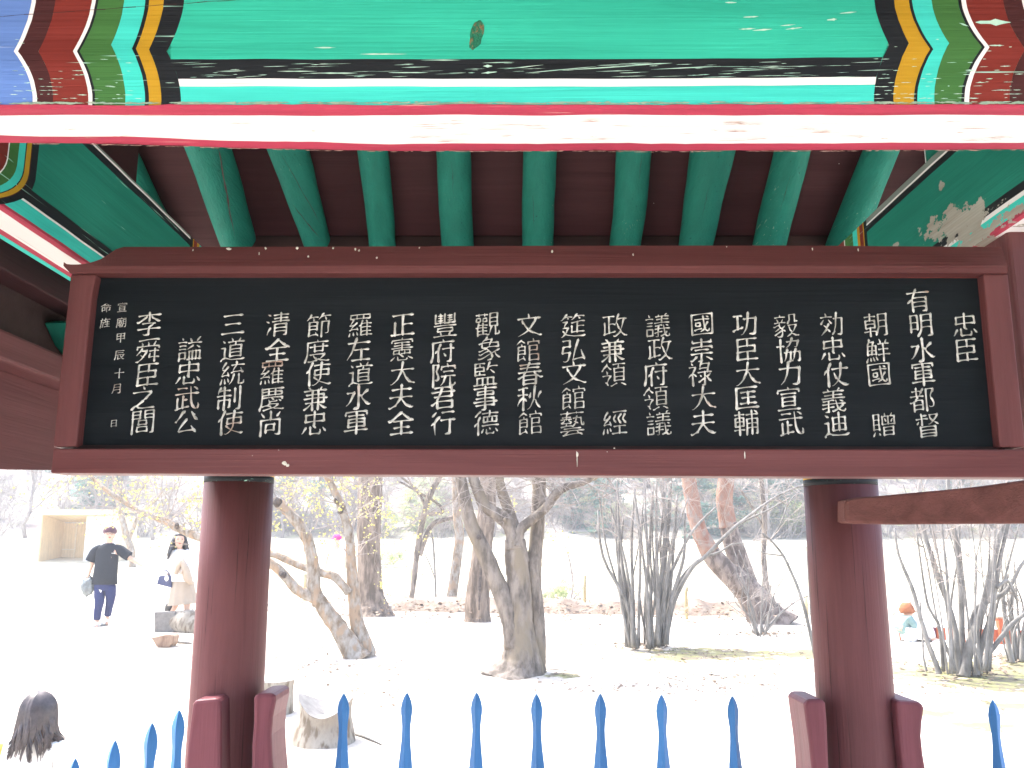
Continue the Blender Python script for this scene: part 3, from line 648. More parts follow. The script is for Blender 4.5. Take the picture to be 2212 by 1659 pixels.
# ---- side walls of rails and boards
for s_, X0 in ((-1, -1.0),):
    m = MB(); m.box((X0-.10, 1.2, z(.543)), (X0, 2.75, z(.66))); part(m, 'wall_rail', M_MAR_Y, .004)
    m = MB(); m.box((X0-.10, 1.2, z(.43)), (X0-.055, 2.75, z(.542))); part(m, 'wall_panel', M_DARKB)
    m = MB(); m.box((X0-.10, 1.2, z(.369)), (X0, 2.75, z(.429))); part(m, 'wall_rail', M_RED_Y, .006)
    m = MB(); m.prism([(1.2, z(.128)), (1.9, z(.172)), (2.75, z(.245)), (2.75, z(.368)), (1.2, z(.368))], X0-.085, X0-.06, plane='YZ'); part(m, 'wall_board', M_RED_Y)
m = MB(); pl_ = [(1.93, z(.505)), (1.97, z(.52)), (2.12, z(.52)), (2.12, z(.43)), (2.05, z(.44)), (1.985, z(.465))]
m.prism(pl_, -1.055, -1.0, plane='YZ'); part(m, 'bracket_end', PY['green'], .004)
m = MB(); m.box((.922, 1.57, z(.135)), (1.02, 1.70, z(.596))); part(m, 'side_post', M_RED_Z, .006)
m = MB(); m.box((.93, 1.70, z(.23)), (.98, 2.6, z(.583))); part(m, 'wall_board', M_RED_Y, .003)
# rounded rough rail that ends against the right column
a = P(1827, 1103, 2.56); 
m = MB()
st = [(1825, 1083, 1124, 2.56), (1832, 1078, 1129, 2.555), (1850, 1075, 1130.5, 2.54), (1900, 1071, 1131, 2.50), (1950, 1066, 1132, 2.45), (2040, 1058, 1131, 2.36), (2120, 1050, 1130.5, 2.28), (2212, 1037, 1130, 2.2), (2330, 1022, 1129, 2.1), (2500, 1002, 1128, 2.0)]
vs = []
for i, (u, va, vb, y) in enumerate(st):
    t, b_ = P(u, va, y), P(u, vb, y)
    jt = .0015*noise.noise(Vector((u*.03, 1, 0)))
    ins = .012 if i == 0 else 0
    vs += [(t.x, y+ins, t.z+jt-.006), (t.x, y+.006, t.z+jt), (t.x, y+.07, t.z+jt), (b_.x, y+.07, b_.z), (b_.x, y+.006, b_.z-jt), (b_.x, y+ins, b_.z+.006-jt)]
n = len(st)
m.add(vs, [(i*6+k, i*6+(k+1) % 6, (i+1)*6+(k+1) % 6, (i+1)*6+k) for i in range(n-1) for k in range(6)]+[(0, 1, 2, 3, 4, 5), tuple((n-1)*6+k for k in range(5, -1, -1))])
part(m, 'tapered_rail', M_REDR, .004)

# ---- curved guard boards at the feet of the far columns
def guard(pxs, y, depth, name='column_guard'):
    """outline (left side then right side, top to bottom) in pixels at distance y"""
    left, right = pxs
    pl_ = [P(u, v, y) for u, v in left] + [P(u, v, y) for u, v in reversed(right)]
    poly = [(p.x, p.z) for p in pl_]
    m = MB(); m.prism(poly, y, y+depth); return part(m, name, M_GUARD, .010)
guard(([(417, 1513), (413, 1522), (408, 1560), (402, 1610), (398, 1660), (392, 1760), (385, 1900)], [(470, 1508), (474, 1516), (475, 1560), (475, 1660), (476, 1760), (476, 1900)]), 2.62, .16)
guard(([(548, 1500), (545, 1510), (545, 1560), (541, 1610), (540, 1700), (545, 1900)], [(586, 1498), (592, 1504), (593, 1515), (586, 1550), (583, 1590), (585, 1640), (592, 1720), (600, 1900)]), 2.62, .17)
guard(([(1742, 1511), (1736, 1522), (1741, 1560), (1748, 1610), (1753, 1660), (1756, 1760), (1756, 1900)], [(1778, 1511), (1783, 1520), (1786, 1560), (1788, 1610), (1790, 1660), (1790, 1900)]), 2.56, .16)
guard(([(1934, 1513), (1937, 1560), (1942, 1610), (1948, 1660), (1950, 1900)], [(1983, 1516), (1993, 1521), (1996, 1530), (1992, 1560), (1990, 1590), (1994, 1630), (2000, 1665), (2010, 1760), (2020, 1900)]), 2.60, .17)
# floor of the pavilion
m = MB(); m.box((-1.5, -.6, -.3), (1.6, 3.3, -.045)); part(m, 'stone_floor', M_STONE, .02)

# ------------------------------------------------------------------ spiked fences
def spike_mesh():
    prof = [(0.0, .001), (.005, .0042), (.014, .0082), (.026, .0120), (.042, .0146), (.056, .0142), (.072, .0125), (.088, .0110), (.105, .0105), (.125, .0110), (.15, .0127), (.185, .0158), (.225, .0190), (.30, .0220), (.95, .0235)]
    m = MB(); vs = []
    for d, r in prof:
        r *= 1.18
        for k in range(4):
            a = math.pi/2*k; vs.append((r*math.cos(a), r*math.sin(a), -d))
    n = len(prof)
    m.add(vs, [(i*4+k, (i+1)*4+k, (i+1)*4+(k+1) % 4, i*4+(k+1) % 4) for i in range(n-1) for k in range(4)]+[(0, 1, 2, 3), tuple((n-1)*4+k for k in (3, 2, 1, 0))])
    me = m.mesh('spike'); me.materials.append(M_SPIKE); return me
SPK = spike_mesh()
def fence(name, label, tips, a, b_, loc):
    f = thing(name, label, 'fence', loc)
    rnd = random.Random(len(tips))
    for p in tips:
        o = bpy.data.objects.new('spike', SPK); link(o); o.parent = f
        o.location = Vector(p)-Vector(loc); o.rotation_euler = (rnd.uniform(-.012, .012), rnd.uniform(-.014, .014), rnd.uniform(-.22, .12)); 
    for zz in (.86-.0, .25):
        m = MB(); av, bv = Vector(a), Vector(b_); d = (bv-av).normalized(); s2 = Vector((-d.y, d.x, 0))*.02
        vs = []
        for q in (av, bv):
            for sx, sz in ((-1, 0), (1, 0), (1, .06), (-1, .06)): vs.append((q.x+s2.x*sx, q.y+s2.y*sx, zz+sz-.12))
        m.add(vs, [(0, 1, 2, 3), (7, 6, 5, 4), (0, 4, 5, 1), (1, 5, 6, 2), (2, 6, 7, 3), (3, 7, 4, 0)]); m.build('rail', M_GUARD, f)
    return f
tips = [P(u, v, 2.72) for u, v in [(741, 1498), (877.5, 1496.5), (1028, 1496), (1157, 1499), (1295, 1498.5), (1427, 1501), (1580, 1503.5)]]
fence('spiked_fence', 'blue spiked picket fence between the two far red columns', tips, (-.74, 2.72, 0), (.88, 2.66, 0), (0, 2.72, 0))
tips = [P(u, v, y) for u, v, y in [(385, 1534, 2.40), (327, 1562, 2.225), (247, 1600, 2.025), (161, 1639, 1.85)]] + [Vector((-.86, 1.66, 1.2)), Vector((-.86, 1.47, 1.2)), Vector((-.86, 1.28, 1.2))]
fence('spiked_fence', 'blue spiked picket fence running towards the viewer left of the left column', tips, (-.86, 2.62, 0), (-.86, 1.18, 0), (-.86, 1.9, 0))
tips = [P(2142, 1512, 2.72)] + [P(2142, 1512, 2.72)+Vector((.19*k, 0, 0)) for k in (1, 2)]
fence('spiked_fence', 'short blue spiked picket fence right of the right column', tips, (1.16, 2.72, 0), (1.95, 2.72, 0), (1.5, 2.72, 0))
# ------------------------------------------------------------------ signboard
YS = 1.50
M_SRED = paint('sign_red', (.125, .040, .039), 'X', wamt=0, crack=.10, specks=.035, rough=.42)
M_SREDZ = paint('sign_red_z', (.130, .042, .041), 'Z', wamt=0, crack=.10, specks=.02, rough=.42)
M_SREDD = paint('sign_red_worn', (.155, .038, .035), 'X', wamt=.3, crack=.6, wear=(.05, .03, .03), rough=.5)
M_SPANEL = paint('sign_black', (.0085, .0110, .0130), 'X', wamt=0, crack=0, rough=.55, var=.08, dirt=.3, specks=.012, bump=.15, spec=.05)
sign = thing('signboard', 'long black signboard in a red frame carved with white brush characters', 'signboard', (0, YS, P(1106, 1028, YS).z))
def poly_px(pts, y): return [(P(u, v, y).x, P(u, v, y).z) for u, v in pts]
# frame members: outer bead then the inner lip
zt0 = P(0, 532, YS).z; zt1 = P(0, 570, YS).z
topc = [(135, 566), (142, 570), (152, 571), (165, 571), (178, 570), (190, 568), (202, 564), (212, 560), (221, 554), (228, 548), (234, 543), (240, 538), (248, 535), (256, 533), (420, 533), (600, 533), (900, 532), (1200, 531), (1700, 530.5), (2174, 534)]
m = MB(); vs = []
for u, v in topc:
    ul = max(u, 150) if u < 160 else u
    for uu, vv, dy_ in ((u, v, 0), (u, max(v, 574), -1), (ul, 590, -1), (ul, 590, 2), (u, v, 2)):
        a = P(uu, vv, YS-.006)
        lean = .020*max(0, min(1, (a.z-zt1)/(zt0-zt1))) if dy_ == 0 else 0
        yy = YS-.006+lean if dy_ < 2 else YS+.05
        z_ = P(uu, vv, yy).z if dy_ == 0 else (P(uu, vv, YS-.006).z if dy_ < 2 else (P(uu, vv, YS-.006).z if vv == 590 else P(uu, v, YS-.006+.020*max(0, min(1, (a.z-zt1)/(zt0-zt1)))).z))
        vs.append((P(uu, vv, YS-.006).x, yy, z_))
n = len(topc)
m.add(vs, [(i*5+k, i*5+(k+1) % 5, (i+1)*5+(k+1) % 5, (i+1)*5+k) for i in range(n-1) for k in range(5)]+[(4, 3, 2, 1, 0), tuple((n-1)*5+k for k in range(5))])
m.build('top_rail', M_SRED, sign)
M_DROP = rough_mat('dropping', (.45, .43, .36), (.62, .60, .52), (50, 50, 50))
m = MB(); rr = random.Random(2)
for u, v, a_, b_ in [(492, 537, 6, 3.2), (572, 536, 3, 3), (640, 536, 3, 3), (664, 554, 2.4, 2.6), (718, 536, 2, 3), (766, 538, 3, 3), (774, 541, 2.4, 3), (812, 557, 2.2, 3), (904, 535, 1.8, 2), (415, 540, 2, 3), (558, 548, 1.3, 4), (1191, 543, 2.6, 4.2), (1366, 550, 1.8, 3), (1568, 533, 1.5, 1.5), (1753, 538, 1.5, 3.5), (1852, 540, 1.5, 4),
                   (1245, 981, 2.6, 7), (1245, 997, 1.1, 11), (1607, 984, 1.4, 9), (613, 1001, 7, 4.5), (619, 1005, 4, 4), (1310, 976, 1.2, 1.2), (600, 972, 1.4, 1), (1325, 968, 2, 1.6)]:
    yy = YS-.0075 if v > 600 else YS-.0075+.020*max(0, min(1, (P(0, v, YS).z-zt1)/(zt0-zt1)))-.001
    if v > 960: yy = YS-.0052
    c = P(u, v, yy); k = yy/1860; n = 9
    ring = [(c.x+a_*k*math.cos(6.283*i/n)*rr.uniform(.6, 1.2), yy, c.z+b_*k*math.sin(6.283*i/n)*rr.uniform(.6, 1.2)) for i in range(n)]
    m.add([(c.x, yy-.0008, c.z)]+ring, [(0, i+1, (i+1) % n+1) for i in range(n)])
o = m.build('paint_specks', M_DROP, sign); o['kind'] = 'stuff'

m = MB(); m.prism(list(reversed(poly_px([(150, 592), (205, 592), (196, 640), (163, 964), (112, 966), (126, 820)], YS))), YS, YS+.045); m.build('stile', M_SREDZ, sign, .003)
m = MB(); m.prism(list(reversed(poly_px([(2122, 592), (2176, 592), (2214, 966), (2158, 966)], YS))), YS, YS+.045); m.build('stile', M_SREDZ, sign, .003)
m = MB(); m.prism(list(reversed(poly_px([(112, 968.5), (2214, 970.5), (2219, 1031.5), (106, 1022)], YS-.004))), YS-.004, YS+.045); m.build('bottom_rail', M_SRED, sign, .003)
# bevelled lip round the panel
def lip(a, b_, c, d, name, mt):
    """a-b outer edge on the frame, d-c inner edge on the panel"""
    m = MB(); q = [P(*a, YS+.0005), P(*b_, YS+.0005), P(*c, YS+.020), P(*d, YS+.020)]
    r = [p+Vector((0, .02, 0)) for p in q]
    m.add(q+r, [(0, 1, 2, 3), (7, 6, 5, 4), (0, 4, 5, 1), (1, 5, 6, 2), (2, 6, 7, 3), (3, 7, 4, 0)]); m.build(name, mt, sign)
lip((198, 584), (2124, 586), (2110, 601), (209, 597), 'lip', M_SREDD)
m = MB()
for u, v, w_ in [(877, 588, 17), (972, 588, 29), (1105, 588, 3), (1250, 588, 10), (1030, 589, 4)]:
    c = P(u, v, YS+.001); k = YS/1840
    m.add([(c.x-w_*k, YS+.003, c.z-2*k), (c.x-w_*.5*k, YS+.004, c.z-3.2*k), (c.x+w_*k, YS+.003, c.z-2.4*k), (c.x+w_*.8*k, YS-.001, c.z+2.2*k), (c.x-w_*.8*k, YS-.001, c.z+2.6*k)], [(0, 1, 2, 3, 4)])
o = m.build('chipped_edge', M_DARKB, sign)
lip((2128, 592), (2163, 968), (2146, 966), (2110, 601), 'lip', M_SREDZ)
lip((2160, 973), (163, 968), (176, 961), (2146, 965), 'lip', M_DARKB)
lip((162, 966), (196, 592), (209, 597), (176, 962), 'lip', M_SREDZ)
m = MB(); m.prism(list(reversed(poly_px([(190, 580), (2130, 583), (2170, 985), (155, 982)], YS+.021))), YS+.021, YS+.034); panel = m.build('panel', M_SPANEL, sign)
# carved characters: every one its own piece, each brush stroke a ridge
GLY = {}
for item in GLYPHS.split('|'):
    GLY[item[0]] = [[(int(s_[i:i+2])/99., int(s_[i+2:i+4])/99.) for i in range(0, len(s_), 4)] for s_ in item[1:].split(',')]
mm, tt, bb = newmat('carved_white')
v1, _ = coords(tt, (70, 70, 70)); n1 = nd(tt, 'ShaderNodeTexNoise', inp={'Scale': 1.0, 'Detail': 4}); tt.links.new(v1, n1.inputs[0])
bc = mix(tt, ramp(tt, n1.outputs[0], [(.35, g1(0)), (.62, g1(1))]), (.36, .35, .31), (.74, .73, .68))
v2, _ = coords(tt, (9, 9, 9)); n2 = nd(tt, 'ShaderNodeTexNoise', inp={'Scale': 1.0, 'Detail': 2}); tt.links.new(v2, n2.inputs[0])
bc = mix(tt, ramp(tt, n2.outputs[0], [(.62, g1(0)), (.72, g1(.8))]), bc, (.38, .22, .15))
tt.links.new(bc, bb.inputs['Base Color']); bb.inputs['Roughness'].default_value = .5
M_CHAR = mm
def character(ch, u, v, size, wmul=1.0):
    rr = random.Random(hash((ch, round(u))) & 0xffff if False else int(u*7+v*3))
    c = P(u, v, YS+.0205); sc_ = size/1880*YS
    m = MB(); strokes = GLY[ch]
    dens = 1.0 if len(strokes) < 9 else (.86 if len(strokes) < 15 else (.74 if len(strokes) < 22 else .64))
    base_w = .050*dens*wmul
    for sk in strokes:
        L = [0.0]
        for i in range(1, len(sk)): L.append(L[-1]+math.dist(sk[i-1], sk[i]))
        T = L[-1]
        if T < .02: continue
        dx, dy = sk[-1][0]-sk[0][0], sk[-1][1]-sk[0][1]
        n = max(4, int(T*16)+2); pts = []
        j1, j2 = rr.uniform(-.014, .014), rr.uniform(-.014, .014)
        bow = rr.uniform(-.012, .012)
        for k in range(n+1):
            s_ = k/n; d = s_*T; i = 0
            while i < len(L)-2 and L[i+1] < d: i += 1
            f = (d-L[i])/(L[i+1]-L[i]+1e-9)
            x = sk[i][0]+(sk[i+1][0]-sk[i][0])*f; y = sk[i][1]+(sk[i+1][1]-sk[i][1])*f
            if T < .19: w_ = .45+.85*s_ if s_ < .8 else 1.13-(s_-.8)*2.5
            elif abs(dx) > abs(dy)*2.0:
                w_ = .92-.5*math.sin(math.pi*min(1, s_*1.02)); w_ += .38*max(0, 1-abs(s_-.93)/.09)+.10*max(0, 1-s_/.1); y += .012*math.sin(math.pi*s_)
            elif dx < -abs(dy)*.22 and dy < 0: w_ = 1.25-1.05*s_; x += .02*math.sin(math.pi*s_)*(-1)
            elif dx > abs(dy)*.22 and dy < 0: w_ = .38+1.15*s_ if s_ < .8 else 1.30-(s_-.8)*5.4; y -= .018*math.sin(math.pi*s_)
            else: w_ = 1.2-.38*math.sin(math.pi*min(1, s_*1.1)); x += bow*math.sin(math.pi*s_)
            x += j1*.6; y += j2*.6
            y += (x-.5)*.115                              # brush writing climbs to the right
            pts.append((x-.5, y-.5, max(.12, w_)*base_w*(1+.10*rr.uniform(-1, 1))))
        # pointed entry and exit
        vs = []; fs = []
        for k, (x, y, w_) in enumerate(pts):
            a = pts[max(0, k-1)]; b_ = pts[min(n, k+1)]; tx, ty = b_[0]-a[0], b_[1]-a[1]; l_ = math.hypot(tx, ty)+1e-9; tx /= l_; ty /= l_
            nx_, ny_ = -ty, tx
            for q in (-1, 0, 1):
                vs.append((c.x+(x+nx_*w_*q*.85)*sc_, YS+.0208-(.0021 if q == 0 else 0), c.z+(y+ny_*w_*q*.85)*sc_))
        m_ = len(vs)
        for k in range(n):
            a = 3*k; fs += [(a, a+3, a+4, a+1), (a+1, a+4, a+5, a+2)]
        x, y, w_ = pts[0]; tx, ty = pts[1][0]-x, pts[1][1]-y; l_ = math.hypot(tx, ty)+1e-9
        vs.append((c.x+(x-tx/l_*w_*.8)*sc_, YS+.0207, c.z+(y-ty/l_*w_*.8+w_*.25)*sc_)); fs += [(m_, 0, 1), (m_, 1, 2)]
        x, y, w_ = pts[-1]; tx, ty = x-pts[-2][0], y-pts[-2][1]; l_ = math.hypot(tx, ty)+1e-9
        vs.append((c.x+(x+tx/l_*w_*.9)*sc_, YS+.0207, c.z+(y+ty/l_*w_*.9-w_*.1)*sc_)); fs += [(m_+1, 3*n+1, 3*n), (m_+1, 3*n+2, 3*n+1)]
        m.add(vs, fs)
    o = m.build('character', M_CHAR, sign, loc=c); o.parent = panel; o.location = c-Vector(sign.location)-Vector(panel.location)
    return o
TEXT = [('忠', 2083, 701.5), ('臣', 2087, 756), ('有', 1981, 649), ('明', 1988, 703), ('水', 1991, 756), ('軍', 1992.5, 809), ('都', 1991, 863), ('督', 2003, 919),
 ('朝', 1889.6, 701.5), ('鮮', 1894, 757), ('國', 1898, 810), ('贈', 1907, 917), ('効', 1794, 700), ('忠', 1798, 753), ('仗', 1804, 809), ('義', 1799.5, 864.5), ('迪', 1804, 917),
 ('毅', 1696.6, 703), ('協', 1702, 756), ('力', 1703.7, 807), ('宣', 1702, 860), ('武', 1708, 914.6), ('功', 1606.8, 700), ('臣', 1612.5, 754), ('大', 1614, 807), ('匡', 1612.5, 859), ('輔', 1611, 913),
 ('國', 1515, 701.5), ('崇', 1514, 756), ('祿', 1511, 807), ('大', 1518, 859), ('夫', 1518, 913), ('議', 1419.5, 703), ('政', 1424, 754), ('府', 1414, 807), ('領', 1415, 860), ('議', 1422, 914.6),
 ('政', 1326.5, 703), ('兼', 1322, 756), ('領', 1324, 809), ('經', 1326.5, 912), ('筵', 1236.5, 703), ('弘', 1238, 757), ('文', 1238, 804.5), ('館', 1236.5, 859), ('藝', 1235, 914.6),
 ('文', 1141, 701.5), ('館', 1138.5, 756), ('春', 1143, 807), ('秋', 1143, 860), ('館', 1143, 913), ('觀', 1051, 700), ('象', 1057, 753), ('監', 1047, 807), ('事', 1047, 859), ('德', 1048.4, 913),
 ('豐', 960, 701.5), ('府', 954, 757), ('院', 958, 809), ('君', 955.5, 860), ('行', 954, 913), ('正', 868, 701.5), ('憲', 867, 754), ('大', 868, 806), ('夫', 865.4, 857), ('全', 865.4, 912),
 ('羅', 777, 703), ('左', 772.5, 754), ('道', 777, 807), ('水', 772.5, 857), ('軍', 768, 913), ('節', 686.7, 703), ('度', 682.4, 757), ('使', 685, 807), ('兼', 679.5, 860), ('忠', 678, 913),
 ('清', 597.8, 700), ('全', 597.8, 754), ('羅', 586, 806), ('慶', 585, 860), ('尚', 582, 914.6), ('三', 502, 700), ('道', 500.6, 754), ('統', 500.6, 806), ('制', 492, 860), ('使', 495, 912),
 ('謚', 409, 753), ('忠', 406, 804.5), ('武', 402, 860), ('公', 402, 912), ('李', 320.5, 698.7), ('舜', 317.6, 757), ('臣', 317.6, 808.8), ('之', 307.6, 858.8), ('閭', 306, 912)]
for ch, u, v in TEXT: character(ch, u, v, 63)
for ch, u, v in [('宣', 262.4, 663), ('廟', 260.4, 696), ('甲', 259, 729.6), ('辰', 256, 767), ('十', 256, 806), ('月', 249, 840), ('日', 244, 914.6), ('命', 227.5, 664), ('旌', 225, 697)]:
    character(ch, u, v, 19 if ch == '日' else 26, .85)
# ------------------------------------------------------------------ ground
def ground():
    xs = np.concatenate([np.linspace(-220, -32, 24), np.linspace(-30, 30, 121), np.linspace(32, 220, 24)])
    ys = np.concatenate([np.linspace(-160, -8, 12), np.linspace(-6, 60, 177), np.linspace(61, 190, 80)])
    vs = []; fs = []
    for y in ys:
        for x in xs: vs.append((x, y, H(x, y)))
    n = len(xs)
    for j in range(len(ys)-1):
        for i in range(n-1): fs.append((j*n+i, j*n+i+1, (j+1)*n+i+1, (j+1)*n+i))
    me = bpy.data.meshes.new('ground'); me.from_pydata(vs, [], fs); me.polygons.foreach_set('use_smooth', [True]*len(fs)); me.update()
    o = bpy.data.objects.new('ground', me); link(o); o['kind'] = 'structure'
    m, t, b = newmat('ground')
    tc = nd(t, 'ShaderNodeTexCoord'); geo = tc.outputs['Object']
    def noi(s, d=5, r=.6, dist=0):
        n_ = nd(t, 'ShaderNodeTexNoise', inp={'Scale': s, 'Detail': d, 'Roughness': r, 'Distortion': dist}); t.links.new(geo, n_.inputs[0]); return n_.outputs[0]
    sand = mix(t, ramp(t, noi(.7, 6), [(.35, g1(0)), (.65, g1(1))]), (.50, .44, .37), (.62, .57, .50))
    sand = mix(t, ramp(t, noi(9, 6, .7), [(.42, g1(.35)), (.6, g1(0))]), sand, (.30, .25, .19))
    # dry lawn and leaf litter beyond the bank, forest floor on the hill
    sx = nd(t, 'ShaderNodeSeparateXYZ'); t.links.new(geo, sx.inputs[0])
    def step(a, b2, src=None):
        mr = nd(t, 'ShaderNodeMapRange', inp={1: a, 2: b2}); t.links.new(src or sx.outputs['Y'], mr.inputs[0]); return mr.outputs[0]
    lawn = mix(t, ramp(t, noi(1.6, 5), [(.4, g1(0)), (.6, g1(1))]), (.42, .39, .29), (.50, .46, .35))
    base = mix(t, step(24, 27), sand, lawn)
    hill = mix(t, ramp(t, noi(.35, 7, .7), [(.42, g1(0)), (.56, g1(1))]), (.12, .10, .095), (.42, .38, .34))
    hill = mix(t, ramp(t, noi(.9, 5, .7), [(.54, g1(0)), (.64, g1(1))]), hill, (.24, .26, .12))
    base = mix(t, step(44.5, 47.5), base, hill)
    # moss and litter patches at their own places
    spots = [(1540, 1413, 1.0, .42), (1470, 1420, .5, .25), (1755, 1412, .7, .3), (2040, 1455, .9, .35), (2180, 1450, 1.2, .55), (2150, 1478, .8, .3), (1215, 1458, .22, .1), (1990, 1540, .3, .12), (2140, 1570, .35, .12), (2190, 1525, .4, .15)]
    tot = None
    for u, v, rx, ry in spots:
        c = G(u, v)
        sb = nd(t, 'ShaderNodeVectorMath', operation='SUBTRACT', inp={1: tuple(c)}); t.links.new(geo, sb.inputs[0])
        dv = nd(t, 'ShaderNodeVectorMath', operation='DIVIDE', inp={1: (rx*1.2, ry*2.0, 3)}); t.links.new(sb.outputs[0], dv.inputs[0])
        ln = nd(t, 'ShaderNodeVectorMath', operation='LENGTH'); t.links.new(dv.outputs[0], ln.inputs[0])
        iv = nd(t, 'ShaderNodeMath', operation='SUBTRACT', inp={0: 1.0}); t.links.new(ln.outputs['Value'], iv.inputs[1])
        if tot is None: tot = iv.outputs[0]
        else:
            mx = nd(t, 'ShaderNodeMath', operation='MAXIMUM'); t.links.new(tot, mx.inputs[0]); t.links.new(iv.outputs[0], mx.inputs[1]); tot = mx.outputs[0]
    ad = nd(t, 'ShaderNodeMath', operation='MULTIPLY_ADD', inp={1: 3.8, 2: -1.85}); t.links.new(noi(5.5, 7, .7), ad.inputs[0])
    sm = nd(t, 'ShaderNodeMath', operation='ADD'); t.links.new(ad.outputs[0], sm.inputs[0]); t.links.new(tot, sm.inputs[1])
    moss = mix(t, ramp(t, noi(7, 4), [(.45, g1(0)), (.58, g1(1))]), (.21, .205, .08), (.15, .125, .085))
    base = mix(t, ramp(t, sm.outputs[0], [(.08, g1(0)), (.45, g1(.9))]), base, moss)
    t.links.new(base, b.inputs['Base Color']); b.inputs['Roughness'].default_value = .95; b.inputs['Specular IOR Level'].default_value = .1
    bp = nd(t, 'ShaderNodeBump', inp={'Strength': .5, 'Distance': .03}); t.links.new(noi(12, 6, .7), bp.inputs['Height']); t.links.new(bp.outputs[0], b.inputs['Normal'])
    me.materials.append(m)
ground()
# haze volume added to veil and pale the background
m = MB(); m.box((-240, -170, -2), (240, 200, 60)); hz_o = m.mesh('haze'); hm = bpy.data.materials.new('haze_veil'); hm.use_nodes = True; ht = hm.node_tree
ht.nodes.remove(ht.nodes['Principled BSDF']); hv = ht.nodes.new('ShaderNodeVolumePrincipled'); hv.inputs['Color'].default_value = (.93, .96, 1, 1); hv.inputs['Density'].default_value = HAZE; hv.inputs['Anisotropy'].default_value = .2
ht.links.new(hv.outputs[0], ht.nodes['Material Output'].inputs['Volume']); hz_o.materials.append(hm)
if HAZE: hzo = bpy.data.objects.new('haze', hz_o); link(hzo); hzo['kind'] = 'stuff'

# ------------------------------------------------------------------ bark, twigs, leaves
B_GREY = rough_mat('bark_grey', (0.100, 0.083, 0.069), (0.249, 0.212, 0.179), (9, 9, 3.2), bump=.8, dist=.03, lo=.40, hi=.60, c3=(0.203, 0.167, 0.122), sc3=.6)
B_PALE = rough_mat('bark_pale', (0.183, 0.134, 0.088), (0.353, 0.321, 0.280), (13, 13, 6), bump=.8, dist=.03, c3=(0.334, 0.240, 0.163), sc3=.8, lo=.38, hi=.6)
B_DARK = rough_mat('bark_dark', (0.104, 0.080, 0.061), (0.277, 0.217, 0.171), (12, 12, 2.5), bump=1, dist=.04, lo=.40, hi=.62)
B_PINE = rough_mat('bark_pine', (0.100, 0.077, 0.066), (0.254, 0.207, 0.177), (8, 8, 3.0), bump=1, dist=.05, lo=.42, hi=.58)
B_REDP = rough_mat('bark_red', (.22, .105, .07), (.30, .19, .14), (7, 7, 4), bump=.8, dist=.03, c3=(.24, .19, .16), sc3=1.2)
B_STEM = rough_mat('bark_stem', (0.125, 0.117, 0.105), (0.264, 0.252, 0.235), (14, 14, 5), bump=.6, dist=.01)
B_TWIG = rough_mat('twig', (0.247, 0.214, 0.192), (0.382, 0.337, 0.304), (3, 3, 3), bump=0)
B_FAR = rough_mat('bark_far', (0.198, 0.169, 0.158), (0.376, 0.337, 0.308), (2, 2, 1), bump=0)
M_HOLE = rough_mat('dark_wood', (.05, .042, .04), (.15, .12, .10), (20, 20, 20))
M_YB = rough_mat('yellow_blossom', (.55, .50, .15), (.75, .71, .34), (30, 30, 30), bump=0, tr=.35)
M_PINE = rough_mat('pine_needles', (0.069, 0.175, 0.138), (0.200, 0.350, 0.275), (1.000, 1.000, 1.000), bump=0, rnd=.25, tr=.3)
M_SHRUB = rough_mat('yellow_green_leaves', (.34, .41, .20), (.54, .58, .34), (1.5, 1.5, 1.5), bump=0, rnd=.2, tr=.4)
M_LITTER = rough_mat('leaf_litter', (.12, .085, .06), (.26, .20, .15), (20, 20, 20), bump=0)

def limb(mb, pts, y, seg=12, rough=.12, seed=0, dys=None, n=6, lobes=None, mi=0):
    """pts: (u, v, width px) at distance y (dys: extra depth per point); returns world path"""
    q = []
    for i, (u, v, wd) in enumerate(pts):
        yy = y+(dys[i] if dys else 0)
        p = P(u, v, yy); q.append((p.x, p.y, p.z, wd/2/1950*yy))
    s_ = smooth_path(q, n)
    mb.tube([a[:3] for a in s_], [max(.002, a[3]) for a in s_], seg, rough, mi, seed, lobes=lobes)
    return s_
def twigs(mb, p, d, L, r, depth, rnd, seg=3, droop=0.0, spread=.6, kids=3, endf=None):
    """recursive twigs"""
    n = 4; pts = [Vector(p)]; dd = Vector(d).normalized()
    for i in range(n):
        dd = (dd+Vector((rnd.gauss(0, .16), rnd.gauss(0, .16), rnd.gauss(0, .12)-droop))).normalized()
        pts.append(pts[-1]+dd*L/n)
    mb.tube(pts, [max(.0012, r*(1-.7*i/n)) for i in range(n+1)], seg, cap=False)
    if endf and depth <= 1: endf(pts)
    if depth > 0:
        for k in range(kids):
            i = rnd.randint(1, n); 
            nd_ = (dd+Vector((rnd.gauss(0, spread), rnd.gauss(0, spread), rnd.gauss(.1, spread*.8)))).normalized()
            twigs(mb, pts[i], nd_, L*rnd.uniform(.45, .75), r*.55, depth-1, rnd, 3, droop, spread, kids, endf)

